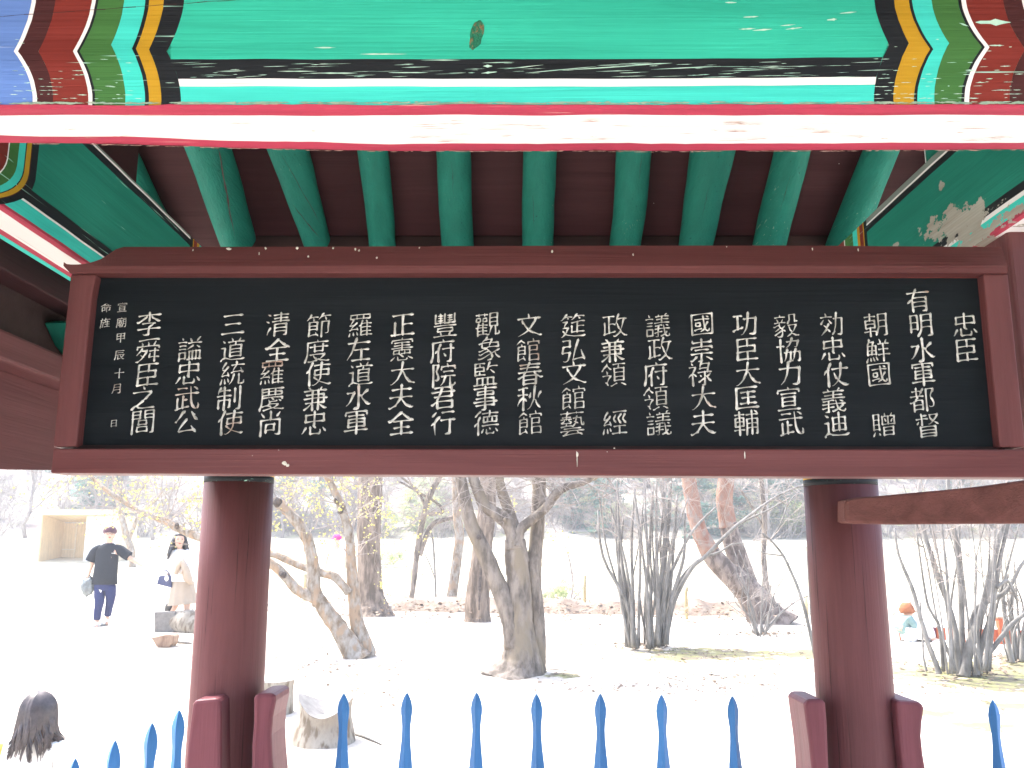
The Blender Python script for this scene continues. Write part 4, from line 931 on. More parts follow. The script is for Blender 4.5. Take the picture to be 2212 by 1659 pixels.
# tree A: leaning pale fruit tree behind the left column, with cut limbs and yellow blossom
gA = G(776, 1420); YA = gA.y
tA = thing('leaning_tree', 'leaning pale peeling twin-stemmed tree with a sawn limb, just right of the left column', 'tree', gA)
m = MB(); pA1 = limb(m, [(772, 1428, 70), (764, 1414, 52), (728, 1355, 38), (692, 1304, 33), (677, 1276, 31), (675, 1224, 26), (665, 1173, 25), (645, 1133, 25), (621, 1106, 23), (601, 1087, 22)], YA, 16, .16, 1)
m.build('trunk', B_PALE, tA)
m = MB(); pA2 = limb(m, [(786, 1425, 52), (785, 1398, 40), (768, 1339, 30), (760, 1260, 26), (756, 1201, 22), (752, 1153, 20), (736, 1098, 18), (716, 1050, 16), (700, 1020, 14), (685, 980, 12)], YA+.12, 14, .16, 2)
m.build('limb', B_PALE, tA)
m = MB(); limb(m, [(690, 1300, 26), (662, 1286, 24), (637, 1272, 23), (613, 1244, 21), (582, 1216, 20), (540, 1196, 17), (480, 1185, 14)], YA, 12, .18, 3, [0, -.05, -.1, -.15, -.2, -.2, -.2]); m.build('limb', B_PALE, tA)
m = MB(); pA4 = limb(m, [(752, 1282, 18), (724, 1248, 18), (688, 1236, 17), (641, 1220, 16), (582, 1195, 16), (500, 1180, 17), (431, 1161, 17), (380, 1141, 15), (356, 1126, 14), (316, 1110, 13), (277, 1090, 11), (221, 1054, 9), (186, 1020, 8), (150, 980, 7)], YA, 10, .2, 4,
     [0, 0, .05, .1, .2, .3, .4, .5, .6, .6, .7, .8, .9, 1]); m.build('limb', B_PALE, tA)
for (u, v, ww, yy, du, dv) in [(600, 1087, 21, YA-.03, -9, -6), (611, 1243, 15, YA-.20, -6, -4), (380, 1139, 11, YA+.35, 0, -6), (733, 1106, 12, YA+.02, 3, -8), (725, 1085, 9, YA+.02, -3, -6)]:
    a = P(u, v, yy); b_ = P(u+du, v+dv, yy-.07); m = MB(); m.tube([a, b_], [ww/2/1950*yy*.95, ww/2/1950*yy*.75], 12, .2); m.build('sawn_limb_end', M_HOLE, tA)
rnd = random.Random(11)
m = MB(); bm_ = MB(); ends = []
def collect(pts):
    for q in pts[2:]: ends.append(q)
for path, i0, cnt in ((pA1, 36, 9), (pA2, 22, 20), (pA4, 26, 34)):
    for k in range(cnt):
        a = path[rnd.randint(i0, len(path)-1)]
        d = Vector((rnd.gauss(0, .8), rnd.gauss(0, .6), abs(rnd.gauss(.5, .5))))
        twigs(m, a[:3], d, rnd.uniform(.5, 1.1), .009, 2, rnd, 3, 0.0, .6, 3, collect)
for u, v in [(500, 1000), (620, 1010), (430, 1030), (700, 1015), (360, 1040), (570, 1020), (800, 1020), (860, 1010), (460, 1060), (640, 1050), (780, 1060), (840, 1050), (300, 1015), (240, 1020), (480, 1015), (550, 1000), (400, 1010)]:
    a = P(u, v-12, YA+rnd.uniform(.2, 2))
    twigs(m, a, (rnd.gauss(0, 1), rnd.gauss(0, .3), rnd.uniform(-.35, .2)), rnd.uniform(.8, 1.3), .011, 3, rnd, 3, .03, .55, 3, collect)
o = m.build('twigs', B_TWIG, tA); o['kind'] = 'stuff'
# blossom: small clusters of petals at the twig ends
rnd.shuffle(ends)
for q in ends[:3000]:
    q = q+Vector((rnd.gauss(0, .02), rnd.gauss(0, .02), rnd.gauss(0, .02)))
    r = rnd.uniform(.007, .014)
    for k in range(3):
        a = Vector((rnd.gauss(0, 1), rnd.gauss(0, 1), rnd.gauss(0, 1))).normalized(); b_ = a.orthogonal().normalized(); c = a.cross(b_)
        bm_.add([q+b_*r+c*r, q-b_*r+c*r, q-b_*r-c*r, q+b_*r-c*r], [(0, 1, 2, 3)])
o = bm_.build('blossom', M_YB, tA); o['kind'] = 'stuff'

# tree B: big straight dark trunk
gB = G(800, 1330); YB = gB.y
tB = thing('tall_tree', 'big straight thick brown trunk standing behind the leaning pale tree', 'tree', gB)
m = MB(); limb(m, [(802, 1342, 140), (804, 1326, 92), (802, 1305, 66), (798, 1270, 54), (796, 1200, 49), (795, 1160, 50), (797, 1100, 52), (799, 1031, 54), (800, 900, 50), (802, 700, 46), (806, 420, 36), (810, 150, 24)], YB, 20, .07, 5, lobes=(.16, 5, 16)); m.build('trunk', B_DARK, tB)
m = MB(); rnd = random.Random(4)
for k in range(10):
    v = 860-k*70; p = P(800, v, YB); twigs(m, p, (rnd.gauss(0, 1), rnd.gauss(0, 1), .5), 1.9, .05, 3, rnd, 4)
o = m.build('branches', B_DARK, tB)

# tree C: forked smooth tree in the middle
gC = G(1125, 1456); YCt = gC.y
tC = thing('forked_tree', 'large smooth grey forked tree in the middle with flaring roots', 'tree', gC)
m = MB(); pc0 = limb(m, [(1116, 1470, 150), (1120, 1452, 108), (1124, 1425, 82), (1121, 1385, 68), (1120, 1340, 58), (1119, 1290, 54), (1117, 1240, 50), (1113, 1205, 50), (1111, 1165, 44)], YCt, 22, .08, 6, lobes=(.17, 4, 18)); m.build('trunk', B_GREY, tC)
m = MB(); limb(m, [(1108, 1400, 40), (1102, 1345, 40), (1086, 1292, 40), (1073, 1262, 38), (1045, 1195, 36), (1016, 1133, 30), (1003, 1082, 27), (994, 1031, 24), (985, 960, 22), (985, 850, 18)], YCt-.05, 14, .10, 7); m.build('limb', B_GREY, tC)
m = MB(); limb(m, [(1112, 1185, 44), (1106, 1150, 34), (1088, 1122, 32), (1060, 1104, 28), (1044, 1090, 27), (1029, 1056, 24), (1018, 1020, 22), (1005, 940, 18)], YCt-.02, 12, .12, 8); m.build('limb', B_GREY, tC)
m = MB(); limb(m, [(1113, 1180, 34), (1119, 1150, 26), (1135, 1132, 22), (1175, 1100, 20), (1199, 1068, 19), (1222, 1052, 17), (1262, 1040, 14), (1310, 1015, 12), (1350, 980, 10)], YCt-.04, 12, .14, 9); m.build('limb', B_GREY, tC)
m = MB(); limb(m, [(1152, 1465, 70), (1156, 1440, 44), (1158, 1398, 40), (1155, 1330, 38), (1149, 1255, 38), (1154, 1200, 32), (1159, 1141, 30), (1162, 1080, 30), (1163, 1031, 30), (1168, 940, 26), (1172, 800, 20)], YCt+.12, 16, .08, 10); m.build('limb', B_GREY, tC)
m = MB(); limb(m, [(1130, 1215, 30), (1122, 1180, 26), (1100, 1110, 24), (1082, 1060, 22), (1075, 1020, 20), (1070, 930, 16)], YCt+.10, 12, .1, 11); m.build('limb', B_GREY, tC)
for (u, v, r) in [(1033, 1161, 5.5), (1089, 1122, 4)]:
    m = MB(); q = P(u, v, YCt-.13); m.ell(q, (r/1950*YCt, .03, r/1950*YCt*1.1), 12, 8); m.build('branch_scar', M_HOLE if r > 5 else B_GREY, tC)
m = MB(); rnd = random.Random(21)
for u, v, n_ in [(1262, 1040, 5), (1222, 1052, 5), (1163, 1040, 5), (1029, 1050, 5), (1000, 1070, 4), (1310, 1015, 5), (1199, 1068, 4), (1080, 1060, 4), (1175, 1100, 2), (1350, 1000, 6), (1120, 1020, 5), (1240, 1010, 5), (930, 1010, 8), (1010, 1000, 8), (1080, 1000, 8), (1180, 1000, 8), (1290, 1000, 10), (1380, 1000, 10), (1440, 1005, 10), (1520, 1000, 9), (1600, 1000, 9), (1680, 1005, 9), (1330, 1060, 6), (870, 1015, 6)]:
    for k in range(n_):
        twigs(m, P(u, v, YCt), (rnd.gauss(0, .9), rnd.gauss(-.1, .5), rnd.gauss(.1, .5)), rnd.uniform(.45, .8), .007, 2, rnd, 3, .03, .6, 3)
o = m.build('twigs', B_TWIG, tC); o['kind'] = 'stuff'

# tree D: dead standing trunk behind
gD = G(1030, 1343); t_ = thing('dead_trunk', 'furrowed grey dead-looking trunk directly behind the left limb of the forked tree', 'tree', gD)
m = MB(); limb(m, [(1029, 1352, 66), (1029, 1338, 54), (1030, 1290, 50), (1034, 1240, 44), (1043, 1161, 40), (1050, 1100, 38), (1053, 1035, 36), (1058, 900, 32), (1064, 700, 26)], gD.y, 18, .08, 12, lobes=(.10, 6, 40)); m.build('trunk', B_DARK, t_)
m = MB(); limb(m, [(1033, 1318, 3), (1034, 1280, 6), (1036, 1240, 7), (1039, 1195, 4)], gD.y-.33, 8, .2, 13); m.build('dark_cleft', M_HOLE, t_)

def simple_tree(name, label, base, limbs, mat, y=None, tw=None, group=None, seed=1, tmat=None, tl=.8):
    g = G(*base); y = y or g.y
    t = thing(name, label, 'tree' if 'shrub' not in name else 'shrub', (g.x, g.y, g.z), group=group)
    for i, L in enumerate(limbs):
        m = MB(); limb(m, L, y+(.03*i), 8, .12, seed+i, n=4); m.build('trunk' if i == 0 else 'limb', mat, t)
    if tw:
        m = MB(); rnd = random.Random(seed)
        for u, v, n_ in tw:
            for k in range(n_): twigs(m, P(u, v, y), (rnd.gauss(0, .8), rnd.gauss(0, .5), rnd.gauss(.35, .5)), tl*rnd.uniform(.6, 1.2), .008, 2, rnd, 3, .01, .6, 3)
        o = m.build('twigs', tmat or B_TWIG, t); o['kind'] = 'stuff'
    return t
simple_tree('slender_tree', 'slim pale curving tree standing behind the low fence left of the forked tree', (888, 1308), [[(884, 1308, 13), (892, 1260, 12), (898, 1201, 13), (908, 1140, 13), (922, 1082, 14), (946, 1033, 13), (985, 970, 11)],
   [(905, 1200, 12), (918, 1160, 12), (934, 1132, 12), (960, 1122, 10), (985, 1116, 9), (1000, 1114, 6)], [(925, 1110, 9), (955, 1105, 8), (940, 1085, 6), (905, 1065, 6), (880, 1050, 5), (860, 1040, 4)], [(915, 1090, 7), (900, 1060, 6), (880, 1042, 5), (850, 1020, 4)]],
   B_GREY, tw=[(922, 1082, 5), (880, 1050, 6), (860, 1042, 6), (946, 1040, 6), (905, 1065, 5), (985, 1116, 3)], seed=31, tl=1.4)
simple_tree('sapling', 'thin upright sapling between the slim curving tree and the forked tree', (940, 1300), [[(940, 1300, 5), (938, 1240, 5), (934, 1173, 5), (930, 1150, 3)], [(938, 1250, 3), (925, 1215, 3), (915, 1195, 2)]], B_STEM, seed=35)
simple_tree('short_tree', 'short pinkish-brown trunk beside the left limb of the forked tree', (975, 1310), [[(972, 1312, 30), (975, 1280, 24), (984, 1220, 22), (991, 1161, 21), (987, 1120, 20), (985, 1060, 20), (980, 980, 18)]], B_PALE, tw=[(987, 1080, 6)], seed=37, tl=1.4)
simple_tree('pale_tree', 'pale forked tree standing behind the man in the black shirt', (284, 1225), [[(284, 1228, 16), (282, 1190, 14), (272, 1161, 14), (262, 1120, 12), (250, 1070, 10), (244, 1030, 8), (238, 960, 7)], [(275, 1168, 10), (286, 1140, 9), (300, 1110, 8), (330, 1085, 6), (350, 1060, 5)]], B_PALE, tw=[(250, 1060, 6), (330, 1085, 6), (262, 1110, 3)], seed=39, tl=2)
simple_tree('young_tree', 'thin grey tree standing behind the red twin-trunk pine', (1655, 1322), [[(1662, 1322, 20), (1655, 1280, 14), (1648, 1200, 12), (1650, 1122, 11), (1645, 1060, 10), (1640, 1000, 9)], [(1648, 1140, 6), (1625, 1100, 5), (1600, 1060, 4)]], B_GREY, tw=[(1645, 1060, 8), (1600, 1060, 6), (1650, 1122, 5)], seed=41, tl=1.4)
simple_tree('bent_sapling', 'thin bent grey stem rising just left of the right column', (1757, 1412), [[(1758, 1414, 9), (1749, 1370, 8), (1737, 1319, 7.5), (1722, 1270, 6.5), (1709, 1240, 6), (1690, 1200, 5.5), (1662, 1166, 5), (1640, 1150, 3)], [(1765, 1412, 5), (1752, 1345, 4), (1747, 1290, 3), (1740, 1180, 2)], [(1690, 1200, 4), (1655, 1196, 3), (1632, 1188, 2)], [(1663, 1165, 4), (1685, 1130, 3.5), (1700, 1090, 3), (1725, 1060, 2)]], B_STEM, tw=[(1700, 1090, 3), (1662, 1166, 3)], seed=44, tl=.6)
simple_tree('bare_shrub', 'small bare shrub beside the thin yellowish post', (1238, 1305), [[(1228, 1308, 5), (1236, 1270, 4), (1233, 1235, 4), (1226, 1200, 3), (1215, 1170, 2)], [(1230, 1300, 3), (1250, 1280, 3), (1262, 1262, 2)], [(1235, 1240, 3), (1248, 1215, 2), (1262, 1195, 2)]], B_TWIG, tw=[(1228, 1200, 4), (1235, 1240, 3)], seed=47, tl=.7)

# pine F with twin red trunks
gF = G(1652, 1345); YF = gF.y
t_ = thing('red_pine', 'leaning twin-trunk pine with reddish upper bark and furrowed grey base', 'tree', gF)
m = MB(); limb(m, [(1668, 1356, 120), (1655, 1335, 88), (1632, 1300, 66), (1600, 1262, 56), (1573, 1232, 50)], YF, 18, .07, 50, lobes=(.1, 5, 14)); m.build('trunk', B_PINE, t_)
m = MB(); limb(m, [(1600, 1265, 50), (1572, 1238, 46), (1540, 1204, 44), (1520, 1172, 38)], YF-.1, 14, .07, 51); m.build('trunk', B_PINE, t_)
m = MB(); limb(m, [(1532, 1192, 42), (1512, 1155, 35), (1500, 1115, 33), (1494, 1080, 33), (1487, 1040, 32), (1478, 960, 28), (1470, 800, 22), (1462, 600, 14)], YF-.12, 14, .06, 52); m.build('red_trunk', B_REDP, t_)
m = MB(); limb(m, [(1618, 1285, 50), (1604, 1240, 46), (1590, 1200, 44), (1577, 1160, 41), (1571, 1130, 38)], YF+.1, 14, .07, 53); m.build('trunk', B_PINE, t_)
m = MB(); limb(m, [(1572, 1140, 39), (1567, 1110, 37), (1563, 1080, 36), (1566, 1038, 35), (1572, 960, 30), (1580, 780, 22), (1585, 600, 14)], YF+.1, 14, .06, 54); m.build('red_trunk', B_REDP, t_)

# multi-stem shrubs
def clump(name, label, base, stems, n_thin, spread, top, ybase, seed, thin=4.5, tl=.7, ntw=26, wbase=40):
    g = G(*base); t = thing(name, label, 'shrub', (g.x, g.y, g.z)); rnd = random.Random(seed)
    for i, L in enumerate(stems):
        m = MB(); limb(m, L, ybase+rnd.uniform(-.25, .25), 8, .13, seed+i, n=5); m.build('stem', B_STEM, t)
    ends = []
    for i in range(n_thin):
        u0 = base[0]+rnd.uniform(-wbase, wbase); y = ybase+rnd.uniform(-.35, .35); ww = thin*rnd.uniform(.6, 1.5)
        t_ = (u0-base[0])/wbase
        u1 = base[0]+spread*(t_*.75+rnd.gauss(0, .28)); v1 = top+rnd.uniform(-60, 60)
        c1 = u0+(u1-u0)*.25+rnd.gauss(0, 6); c2 = u0+(u1-u0)*.6+rnd.gauss(0, 8)
        vb = base[1]-8*abs(t_)+rnd.uniform(-4, 8); 
        m = MB(); L = [(u0, vb+4, ww*1.3), (c1, vb+(v1-vb)*.33, ww), (c2, vb+(v1-vb)*.66, ww*.8), (u1, v1, ww*.5)]
        s_ = limb(m, L, y, 6, .12, seed+40+i, n=4); m.build('stem', B_STEM, t); ends.append(s_)
    m = MB()
    for i in range(ntw):
        s_ = rnd.choice(ends); a = s_[rnd.randint(len(s_)//2, len(s_)-1)]
        twigs(m, a[:3], (rnd.gauss(0, .7), rnd.gauss(0, .5), rnd.uniform(.1, 1)), tl*rnd.uniform(.6, 1.2), .006, 2, rnd, 3, 0.0, .55, 3)
    o = m.build('twigs', B_TWIG, t); o['kind'] = 'stuff'
    # leaf litter gathered at the foot
    m = MB()
    for i in range(130):
        q = g+Vector((rnd.gauss(0, .32), rnd.gauss(0, .22), 0)); q.z = H(q.x, q.y)+.012
        a = rnd.uniform(0, 6.28); s2 = rnd.uniform(.015, .04); dx, dy = math.cos(a)*s2, math.sin(a)*s2
        m.add([q+Vector((dx, dy, rnd.uniform(0, .02))), q+Vector((-dy, dx, rnd.uniform(0, .03))), q+Vector((-dx, -dy, 0)), q+Vector((dy, -dx, rnd.uniform(0, .02)))], [(0, 1, 2, 3)])
    o = m.build('leaf_litter', M_LITTER, t); o['kind'] = 'stuff'
    return t
gE = G(1396, 1402)
clump('stem_clump', 'dense clump of upright bare grey stems in the middle right, one side arching right', (1396, 1396), [
   [(1438, 1392, 11), (1441, 1360, 10), (1456, 1296, 9.5), (1492, 1228, 9.5), (1523, 1201, 8.5), (1560, 1163, 8), (1595, 1131, 7), (1658, 1084, 5.5), (1700, 1060, 4), (1745, 1045, 3)],
   [(1430, 1395, 10), (1440, 1330, 9), (1456, 1278, 8.5), (1478, 1240, 8), (1510, 1208, 6), (1551, 1193, 5), (1580, 1176, 4), (1605, 1174, 3)],
   [(1428, 1396, 9), (1428, 1320, 8), (1440, 1260, 7), (1470, 1190, 6.5), (1500, 1140, 6), (1545, 1095, 4)],
   [(1352, 1390, 9), (1350, 1320, 8), (1345, 1240, 7), (1338, 1180, 6), (1334, 1100, 5), (1330, 1040, 4)],
   [(1595, 1131, 5), (1640, 1110, 4), (1665, 1098, 3.5), (1705, 1075, 3)], [(1420, 1396, 10), (1424, 1280, 9), (1432, 1180, 7), (1436, 1110, 6), (1424, 1040, 5)]],
   30, 95, 1060, gE.y, 60, 6.0, .8, 44, 44)
gH = G(2085, 1462)
clump('stem_clump', 'big spreading clump of bare grey stems right of the right column', (2085, 1452), [
   [(2026, 1455, 15), (2022, 1440, 12), (2002, 1388, 10), (1985, 1330, 9.5), (1973, 1285, 9), (1963, 1257, 8), (1940, 1200, 6), (1930, 1140, 4)],
   [(2036, 1450, 8), (2027, 1357, 7), (2014, 1330, 6), (2002, 1305, 6), (1994, 1264, 5), (1985, 1200, 4), (1975, 1120, 3)],
   [(2062, 1452, 9), (2052, 1420, 8), (2037, 1388, 7.5), (2024, 1350, 7)],
   [(2072, 1463, 17), (2064, 1400, 14), (2061, 1357, 12), (2042, 1293, 12), (2027, 1254, 12), (2010, 1200, 11), (1992, 1140, 9), (1985, 1060, 8)],
   [(2077, 1458, 16), (2076, 1400, 14), (2075, 1340, 13), (2073, 1254, 14), (2065, 1180, 12), (2050, 1100, 10), (2045, 1030, 9)],
   [(2080, 1462, 26), (2085, 1426, 22), (2099, 1374, 20), (2110, 1340, 18), (2124, 1305, 16), (2134, 1254, 15), (2150, 1190, 12), (2165, 1120, 10), (2175, 1040, 8)],
   [(2105, 1462, 18), (2115, 1409, 14), (2126, 1370, 13), (2137, 1335, 12), (2148, 1271, 11), (2160, 1200, 9), (2178, 1120, 7), (2190, 1040, 5)],
   [(2108, 1458, 12), (2125, 1425, 11), (2149, 1392, 10), (2175, 1358, 9.5), (2193, 1340, 9), (2225, 1318, 8), (2280, 1290, 6)],
   [(2097, 1365, 13), (2099, 1338, 12), (2108, 1316, 11.5), (2124, 1303, 11), (2150, 1290, 10), (2167, 1281, 10), (2184, 1259, 8.5), (2205, 1220, 7), (2240, 1180, 6)],
   [(2150, 1270, 8), (2170, 1255, 7), (2180, 1262, 6), (2195, 1300, 4)], [(2000, 1450, 5), (1993, 1420, 4.5), (1990, 1360, 4), (1986, 1300, 3)]],
   17, 130, 1090, gH.y, 160, 5.0, .7, 60, 52)
gI = G(2190, 1432)
clump('stem_clump', 'smaller clump of bare grey stems at the right edge of the picture', (2195, 1426), [
   [(2184, 1432, 14), (2176, 1390, 10), (2168, 1330, 9), (2165, 1290, 8), (2175, 1240, 6)], [(2195, 1432, 14), (2190, 1380, 10), (2182, 1320, 10), (2185, 1270, 12)], [(2205, 1430, 12), (2208, 1370, 9), (2216, 1320, 8), (2230, 1250, 6)]],
   10, 80, 1240, gI.y, 260, 4.5, .7, 18, 26)
gG = G(1640, 1372)
clump('thin_shrub', 'low thin-stemmed bare shrub in front of the leaning pine', (1640, 1370), [[(1645, 1372, 6), (1665, 1345, 5), (1690, 1320, 4), (1720, 1298, 3), (1742, 1288, 2)]], 20, 85, 1235, gG.y, 360, 2.4, .5, 30, 14)

# ------------------------------------------------------------------ far trees on the hill
def leafcloud(mb, centres, n, rnd, s_, flat=.5):
    for i in range(n):
        c, r = rnd.choice(centres)
        d = Vector((rnd.gauss(0, 1), rnd.gauss(0, 1), rnd.gauss(0, 1))).normalized()*r*(rnd.random()**.4)
        d.z *= flat; q = Vector(c)+d
        a = Vector((rnd.gauss(0, .6), rnd.gauss(0, .6), 1)).normalized(); b_ = a.orthogonal().normalized(); c2 = a.cross(b_)
        th = rnd.uniform(0, 3.14); b2 = b_*math.cos(th)+c2*math.sin(th); c3 = a.cross(b2)
        k = s_*rnd.uniform(.6, 1.4)
        mb.add([q+b2*k, q+c3*k*.45, q-b2*k, q-c3*k*.45], [(0, 1, 2, 3)])
def pine_proto(seed):
    rnd = random.Random(seed)
    m = MB(); h = 9; pts = [(rnd.gauss(0, .12)*i, rnd.gauss(0, .12)*i, i*h/7) for i in range(8)]
    m.tube(pts, [.19-.02*i for i in range(8)], 8)
    tr = m.mesh('pine_trunk'); tr.materials.append(B_DARK)
    m = MB(); cs = []
    for k in range(13):
        zz = .3+k*.62; rr = (2.6-.13*k)*rnd.uniform(.55, 1.1)
        for q in range(3):
            a = rnd.uniform(0, 6.28); d = rr*rnd.uniform(.25, .9); c = (math.cos(a)*d, math.sin(a)*d, zz+rnd.uniform(-.3, .3)); cs.append((c, rnd.uniform(.5, .95)))
            mm_ = MB()
    leafcloud(m, cs, 5200, rnd, .14, .35)
    cr = m.mesh('pine_crown'); cr.materials.append(M_PINE); return tr, cr
def bare_proto(seed, h=6):
    rnd = random.Random(seed); m = MB()
    pts = [(0, 0, -.2)]; x = y = 0
    for i in range(1, 7): x += rnd.gauss(0, .18); y += rnd.gauss(0, .18); pts.append((x, y, i*h/8))
    m.tube(pts, [.13-.014*i for i in range(7)], 7, .1, seed=seed); tr = m.mesh('bare_trunk'); tr.materials.append(B_FAR)
    m = MB()
    for k in range(13):
        a = pts[rnd.randint(1, 6)]; twigs(m, a, (rnd.gauss(0, 1), rnd.gauss(0, 1), rnd.uniform(.3, 1.2)), rnd.uniform(1.3, 2.6), .045, 3, rnd, 3, 0, .55, 3)
    tw = m.mesh('bare_branches'); tw.materials.append(B_FAR); return tr, tw
def shrub_proto(seed, mat):
    rnd = random.Random(seed); m = MB()
    for k in range(7): twigs(m, (rnd.gauss(0, .2), rnd.gauss(0, .2), 0), (rnd.gauss(0, .6), rnd.gauss(0, .6), 1), 1.2, .02, 1, rnd)
    st = m.mesh('shrub_stems'); st.materials.append(B_FAR)
    m = MB(); cs = [((rnd.gauss(0, .7), rnd.gauss(0, .6), rnd.uniform(.5, 1.7)), rnd.uniform(.3, .6)) for _ in range(12)]
    leafcloud(m, cs, 1500, rnd, .085, .7); cr = m.mesh('shrub_leaves'); cr.materials.append(mat); return st, cr
def plant(name, label, cat, parts, loc, s_, rz, group):
    t = thing(name, label, cat, loc, rz, group); t.scale = (s_, s_, s_)
    for nm, me in parts:
        o = bpy.data.objects.new(nm, me); link(o); o.parent = t
        if nm in ('branches',): pass
    return t
PINES = [pine_proto(i) for i in (1, 2, 3)]; BARES = [bare_proto(i) for i in (11, 12, 13, 14)]; SHR = [shrub_proto(i, M_SHRUB) for i in (5, 6)]
rnd = random.Random(77)
for i, (u, y, s_) in enumerate([(205, 47, .55), (250, 48, .5), (1290, 46.5, .42), (1235, 47.5, .5), (1500, 46.5, .75), (1590, 47, .8), (1690, 47.5, .85), (1440, 48, .7), (1750, 48, .7), (2080, 49, .7), (2190, 50, .7), (620, 48, .5), (700, 50, .6), (215, 52, .75), (170, 56, .7), (255, 50, .45), (130, 66, .9), (560, 60, .8), (640, 64, .8), (860, 62, .7), (1255, 52, .7), (1310, 50, .62), (1215, 58, .8), (1400, 55, .8), (1460, 60, .9), (1530, 54, .9), (1620, 52, .85),
        (1700, 58, 1.0), (1585, 66, 1.1), (1760, 54, .8), (1660, 62, 1.0), (1960, 56, .8), (2080, 60, .9), (2180, 64, 1.0), (400, 70, .9), (20, 75, .9), (1020, 66, .9), (740, 72, 1.0), (1120, 70, .9), (1350, 72, 1.1)]):
    x = (u-1106)/1910*y; tr, cr = PINES[i % 3]
    plant('pine_tree', 'dark blue-green pine on the pale hillside beyond the white field', 'pine tree', [('trunk', tr), ('crown', cr)], (x, y, H(x, y)-.3), s_, rnd.uniform(0, 6), 'pines on the hillside')
for i in range(70):
    u = rnd.uniform(-60, 2260); y = rnd.uniform(45.5, 72)
    x = (u-1106)/1910*y; tr, tw = BARES[i % 4]
    plant('bare_tree', 'leafless pale tree on the hillside beyond the white field', 'bare tree', [('trunk', tr), ('branches', tw)], (x, y, H(x, y)-.1), rnd.uniform(.55, 1.1), rnd.uniform(0, 6), 'bare trees on the hillside')
def brush_proto(seed):
    rnd = random.Random(seed); m = MB()
    for k in range(16): twigs(m, (rnd.gauss(0, .35), rnd.gauss(0, .35), 0), (rnd.gauss(0, .6), rnd.gauss(0, .6), 1), rnd.uniform(1.2, 2.4), .026, 2, rnd, 3, 0, .5, 4)
    me = m.mesh('brush_stems'); me.materials.append(B_FAR); return me
for i in range(26):
    u = rnd.uniform(-60, 2260); y = rnd.uniform(44.6, 47); x = (u-1106)/1910*y; tr, tw = BARES[i % 4]
    plant('bare_tree', 'leafless pale tree on the hillside beyond the white field', 'bare tree', [('trunk', tr), ('branches', tw)], (x, y, H(x, y)-.1), rnd.uniform(.5, .9), rnd.uniform(0, 6), 'bare trees on the hillside')
BRUSH = [brush_proto(i) for i in (21, 22, 23)]
for i in range(90):
    u = rnd.uniform(-60, 2260); y = rnd.uniform(45.5, 66) if i % 3 else rnd.uniform(45, 49)
    x = (u-1106)/1910*y
    plant('bare_brush', 'leafless grey brush at the foot of the pale hillside', 'bare brush', [('stems', BRUSH[i % 3])], (x, y, H(x, y)-.1), rnd.uniform(.5, 1.2), rnd.uniform(0, 6), 'bare brush on the hillside')
for i in range(34):
    u = rnd.choice([rnd.uniform(1560, 1800), rnd.uniform(1200, 1340), rnd.uniform(1600, 1780), rnd.uniform(1950, 2212), rnd.uniform(840, 1000)]); y = rnd.uniform(46, 52)
    x = (u-1106)/1910*y; st, cr = SHR[i % 2]
    plant('leafy_shrub', 'yellow-green leafing shrub at the foot of the hillside', 'shrub', [('stems', st), ('leaves', cr)], (x, y, H(x, y)-.1), rnd.uniform(.6, 1.1), rnd.uniform(0, 6), 'leafing shrubs at the foot of the hill')
for u, v, s_ in [(1205, 1296, .32), (1225, 1294, .25), (826, 1225, .5), (845, 1218, .45), (1180, 1300, .22)]:
    g = G(u, v); st, cr = SHR[0]
    plant('small_shrub', 'small green shrub behind the earth bank', 'shrub', [('stems', st), ('leaves', cr)], g, s_, u, 'small green shrubs behind the bank')

# ------------------------------------------------------------------ earth bank, posts and rope
M_EARTH = rough_mat('earth', (.115, .085, .065), (.28, .235, .19), (3, 3, 3), bump=1, dist=.05, c3=(.16, .11, .08), sc3=4)
m = MB(); n = 120; vs = []
for i in range(n+1):
    u = 815+(1700-815)*i/n; g = G(u, 1316+14*(i/n)+2*noise.noise(Vector((u*.02, 0, 0))))
    fade = min(1, i/6, (n-i)/6)
    for k, (dy_, hh) in enumerate([(-.75, -.06), (-.45, .10), (-.1, .22), (.35, .26), (.8, .12), (1.2, -.1)]):
        x, y = g.x, g.y+dy_; vs.append((x, y, H(x, y)+(hh if hh > 0 else hh)*(.25+.75*fade)+.12*fade*noise.noise(Vector((x*2.2, y*2.2, 3)))*(hh > 0)))
m.add(vs, [(i*6+k, i*6+k+1, (i+1)*6+k+1, (i+1)*6+k) for i in range(n) for k in range(5)], 0, True)
o = m.build('earth_bank', M_EARTH); o['kind'] = 'structure'
m = MB(); rnd = random.Random(9)
for i in range(1700):
    u = rnd.uniform(820, 1690); g = G(u, rnd.uniform(1300, 1338)+14*(u-815)/900) if i % 8 == 0 else None
    if g is None:
        g = G0+Vector((rnd.uniform(-2.2, 2.2), rnd.gauss(0, .5), 0))
    G0 = g
    q = Vector((g.x, g.y, H(g.x, g.y)+rnd.uniform(.02, .22))); a = rnd.uniform(0, 6.28); s2 = rnd.uniform(.02, .06); dx, dy = math.cos(a)*s2, math.sin(a)*s2
    m.add([q+Vector((dx, dy, rnd.uniform(0, .05))), q+Vector((-dy, dx, rnd.uniform(0, .04))), q+Vector((-dx, -dy, 0)), q+Vector((dy, -dx, rnd.uniform(0, .03)))], [(0, 1, 2, 3)])
o = m.build('bank_litter', M_LITTER); o['kind'] = 'stuff'
M_POST = rough_mat('post_wood', (.34, .27, .15), (.48, .40, .24), (20, 20, 4), bump=.3)
rope_y = []
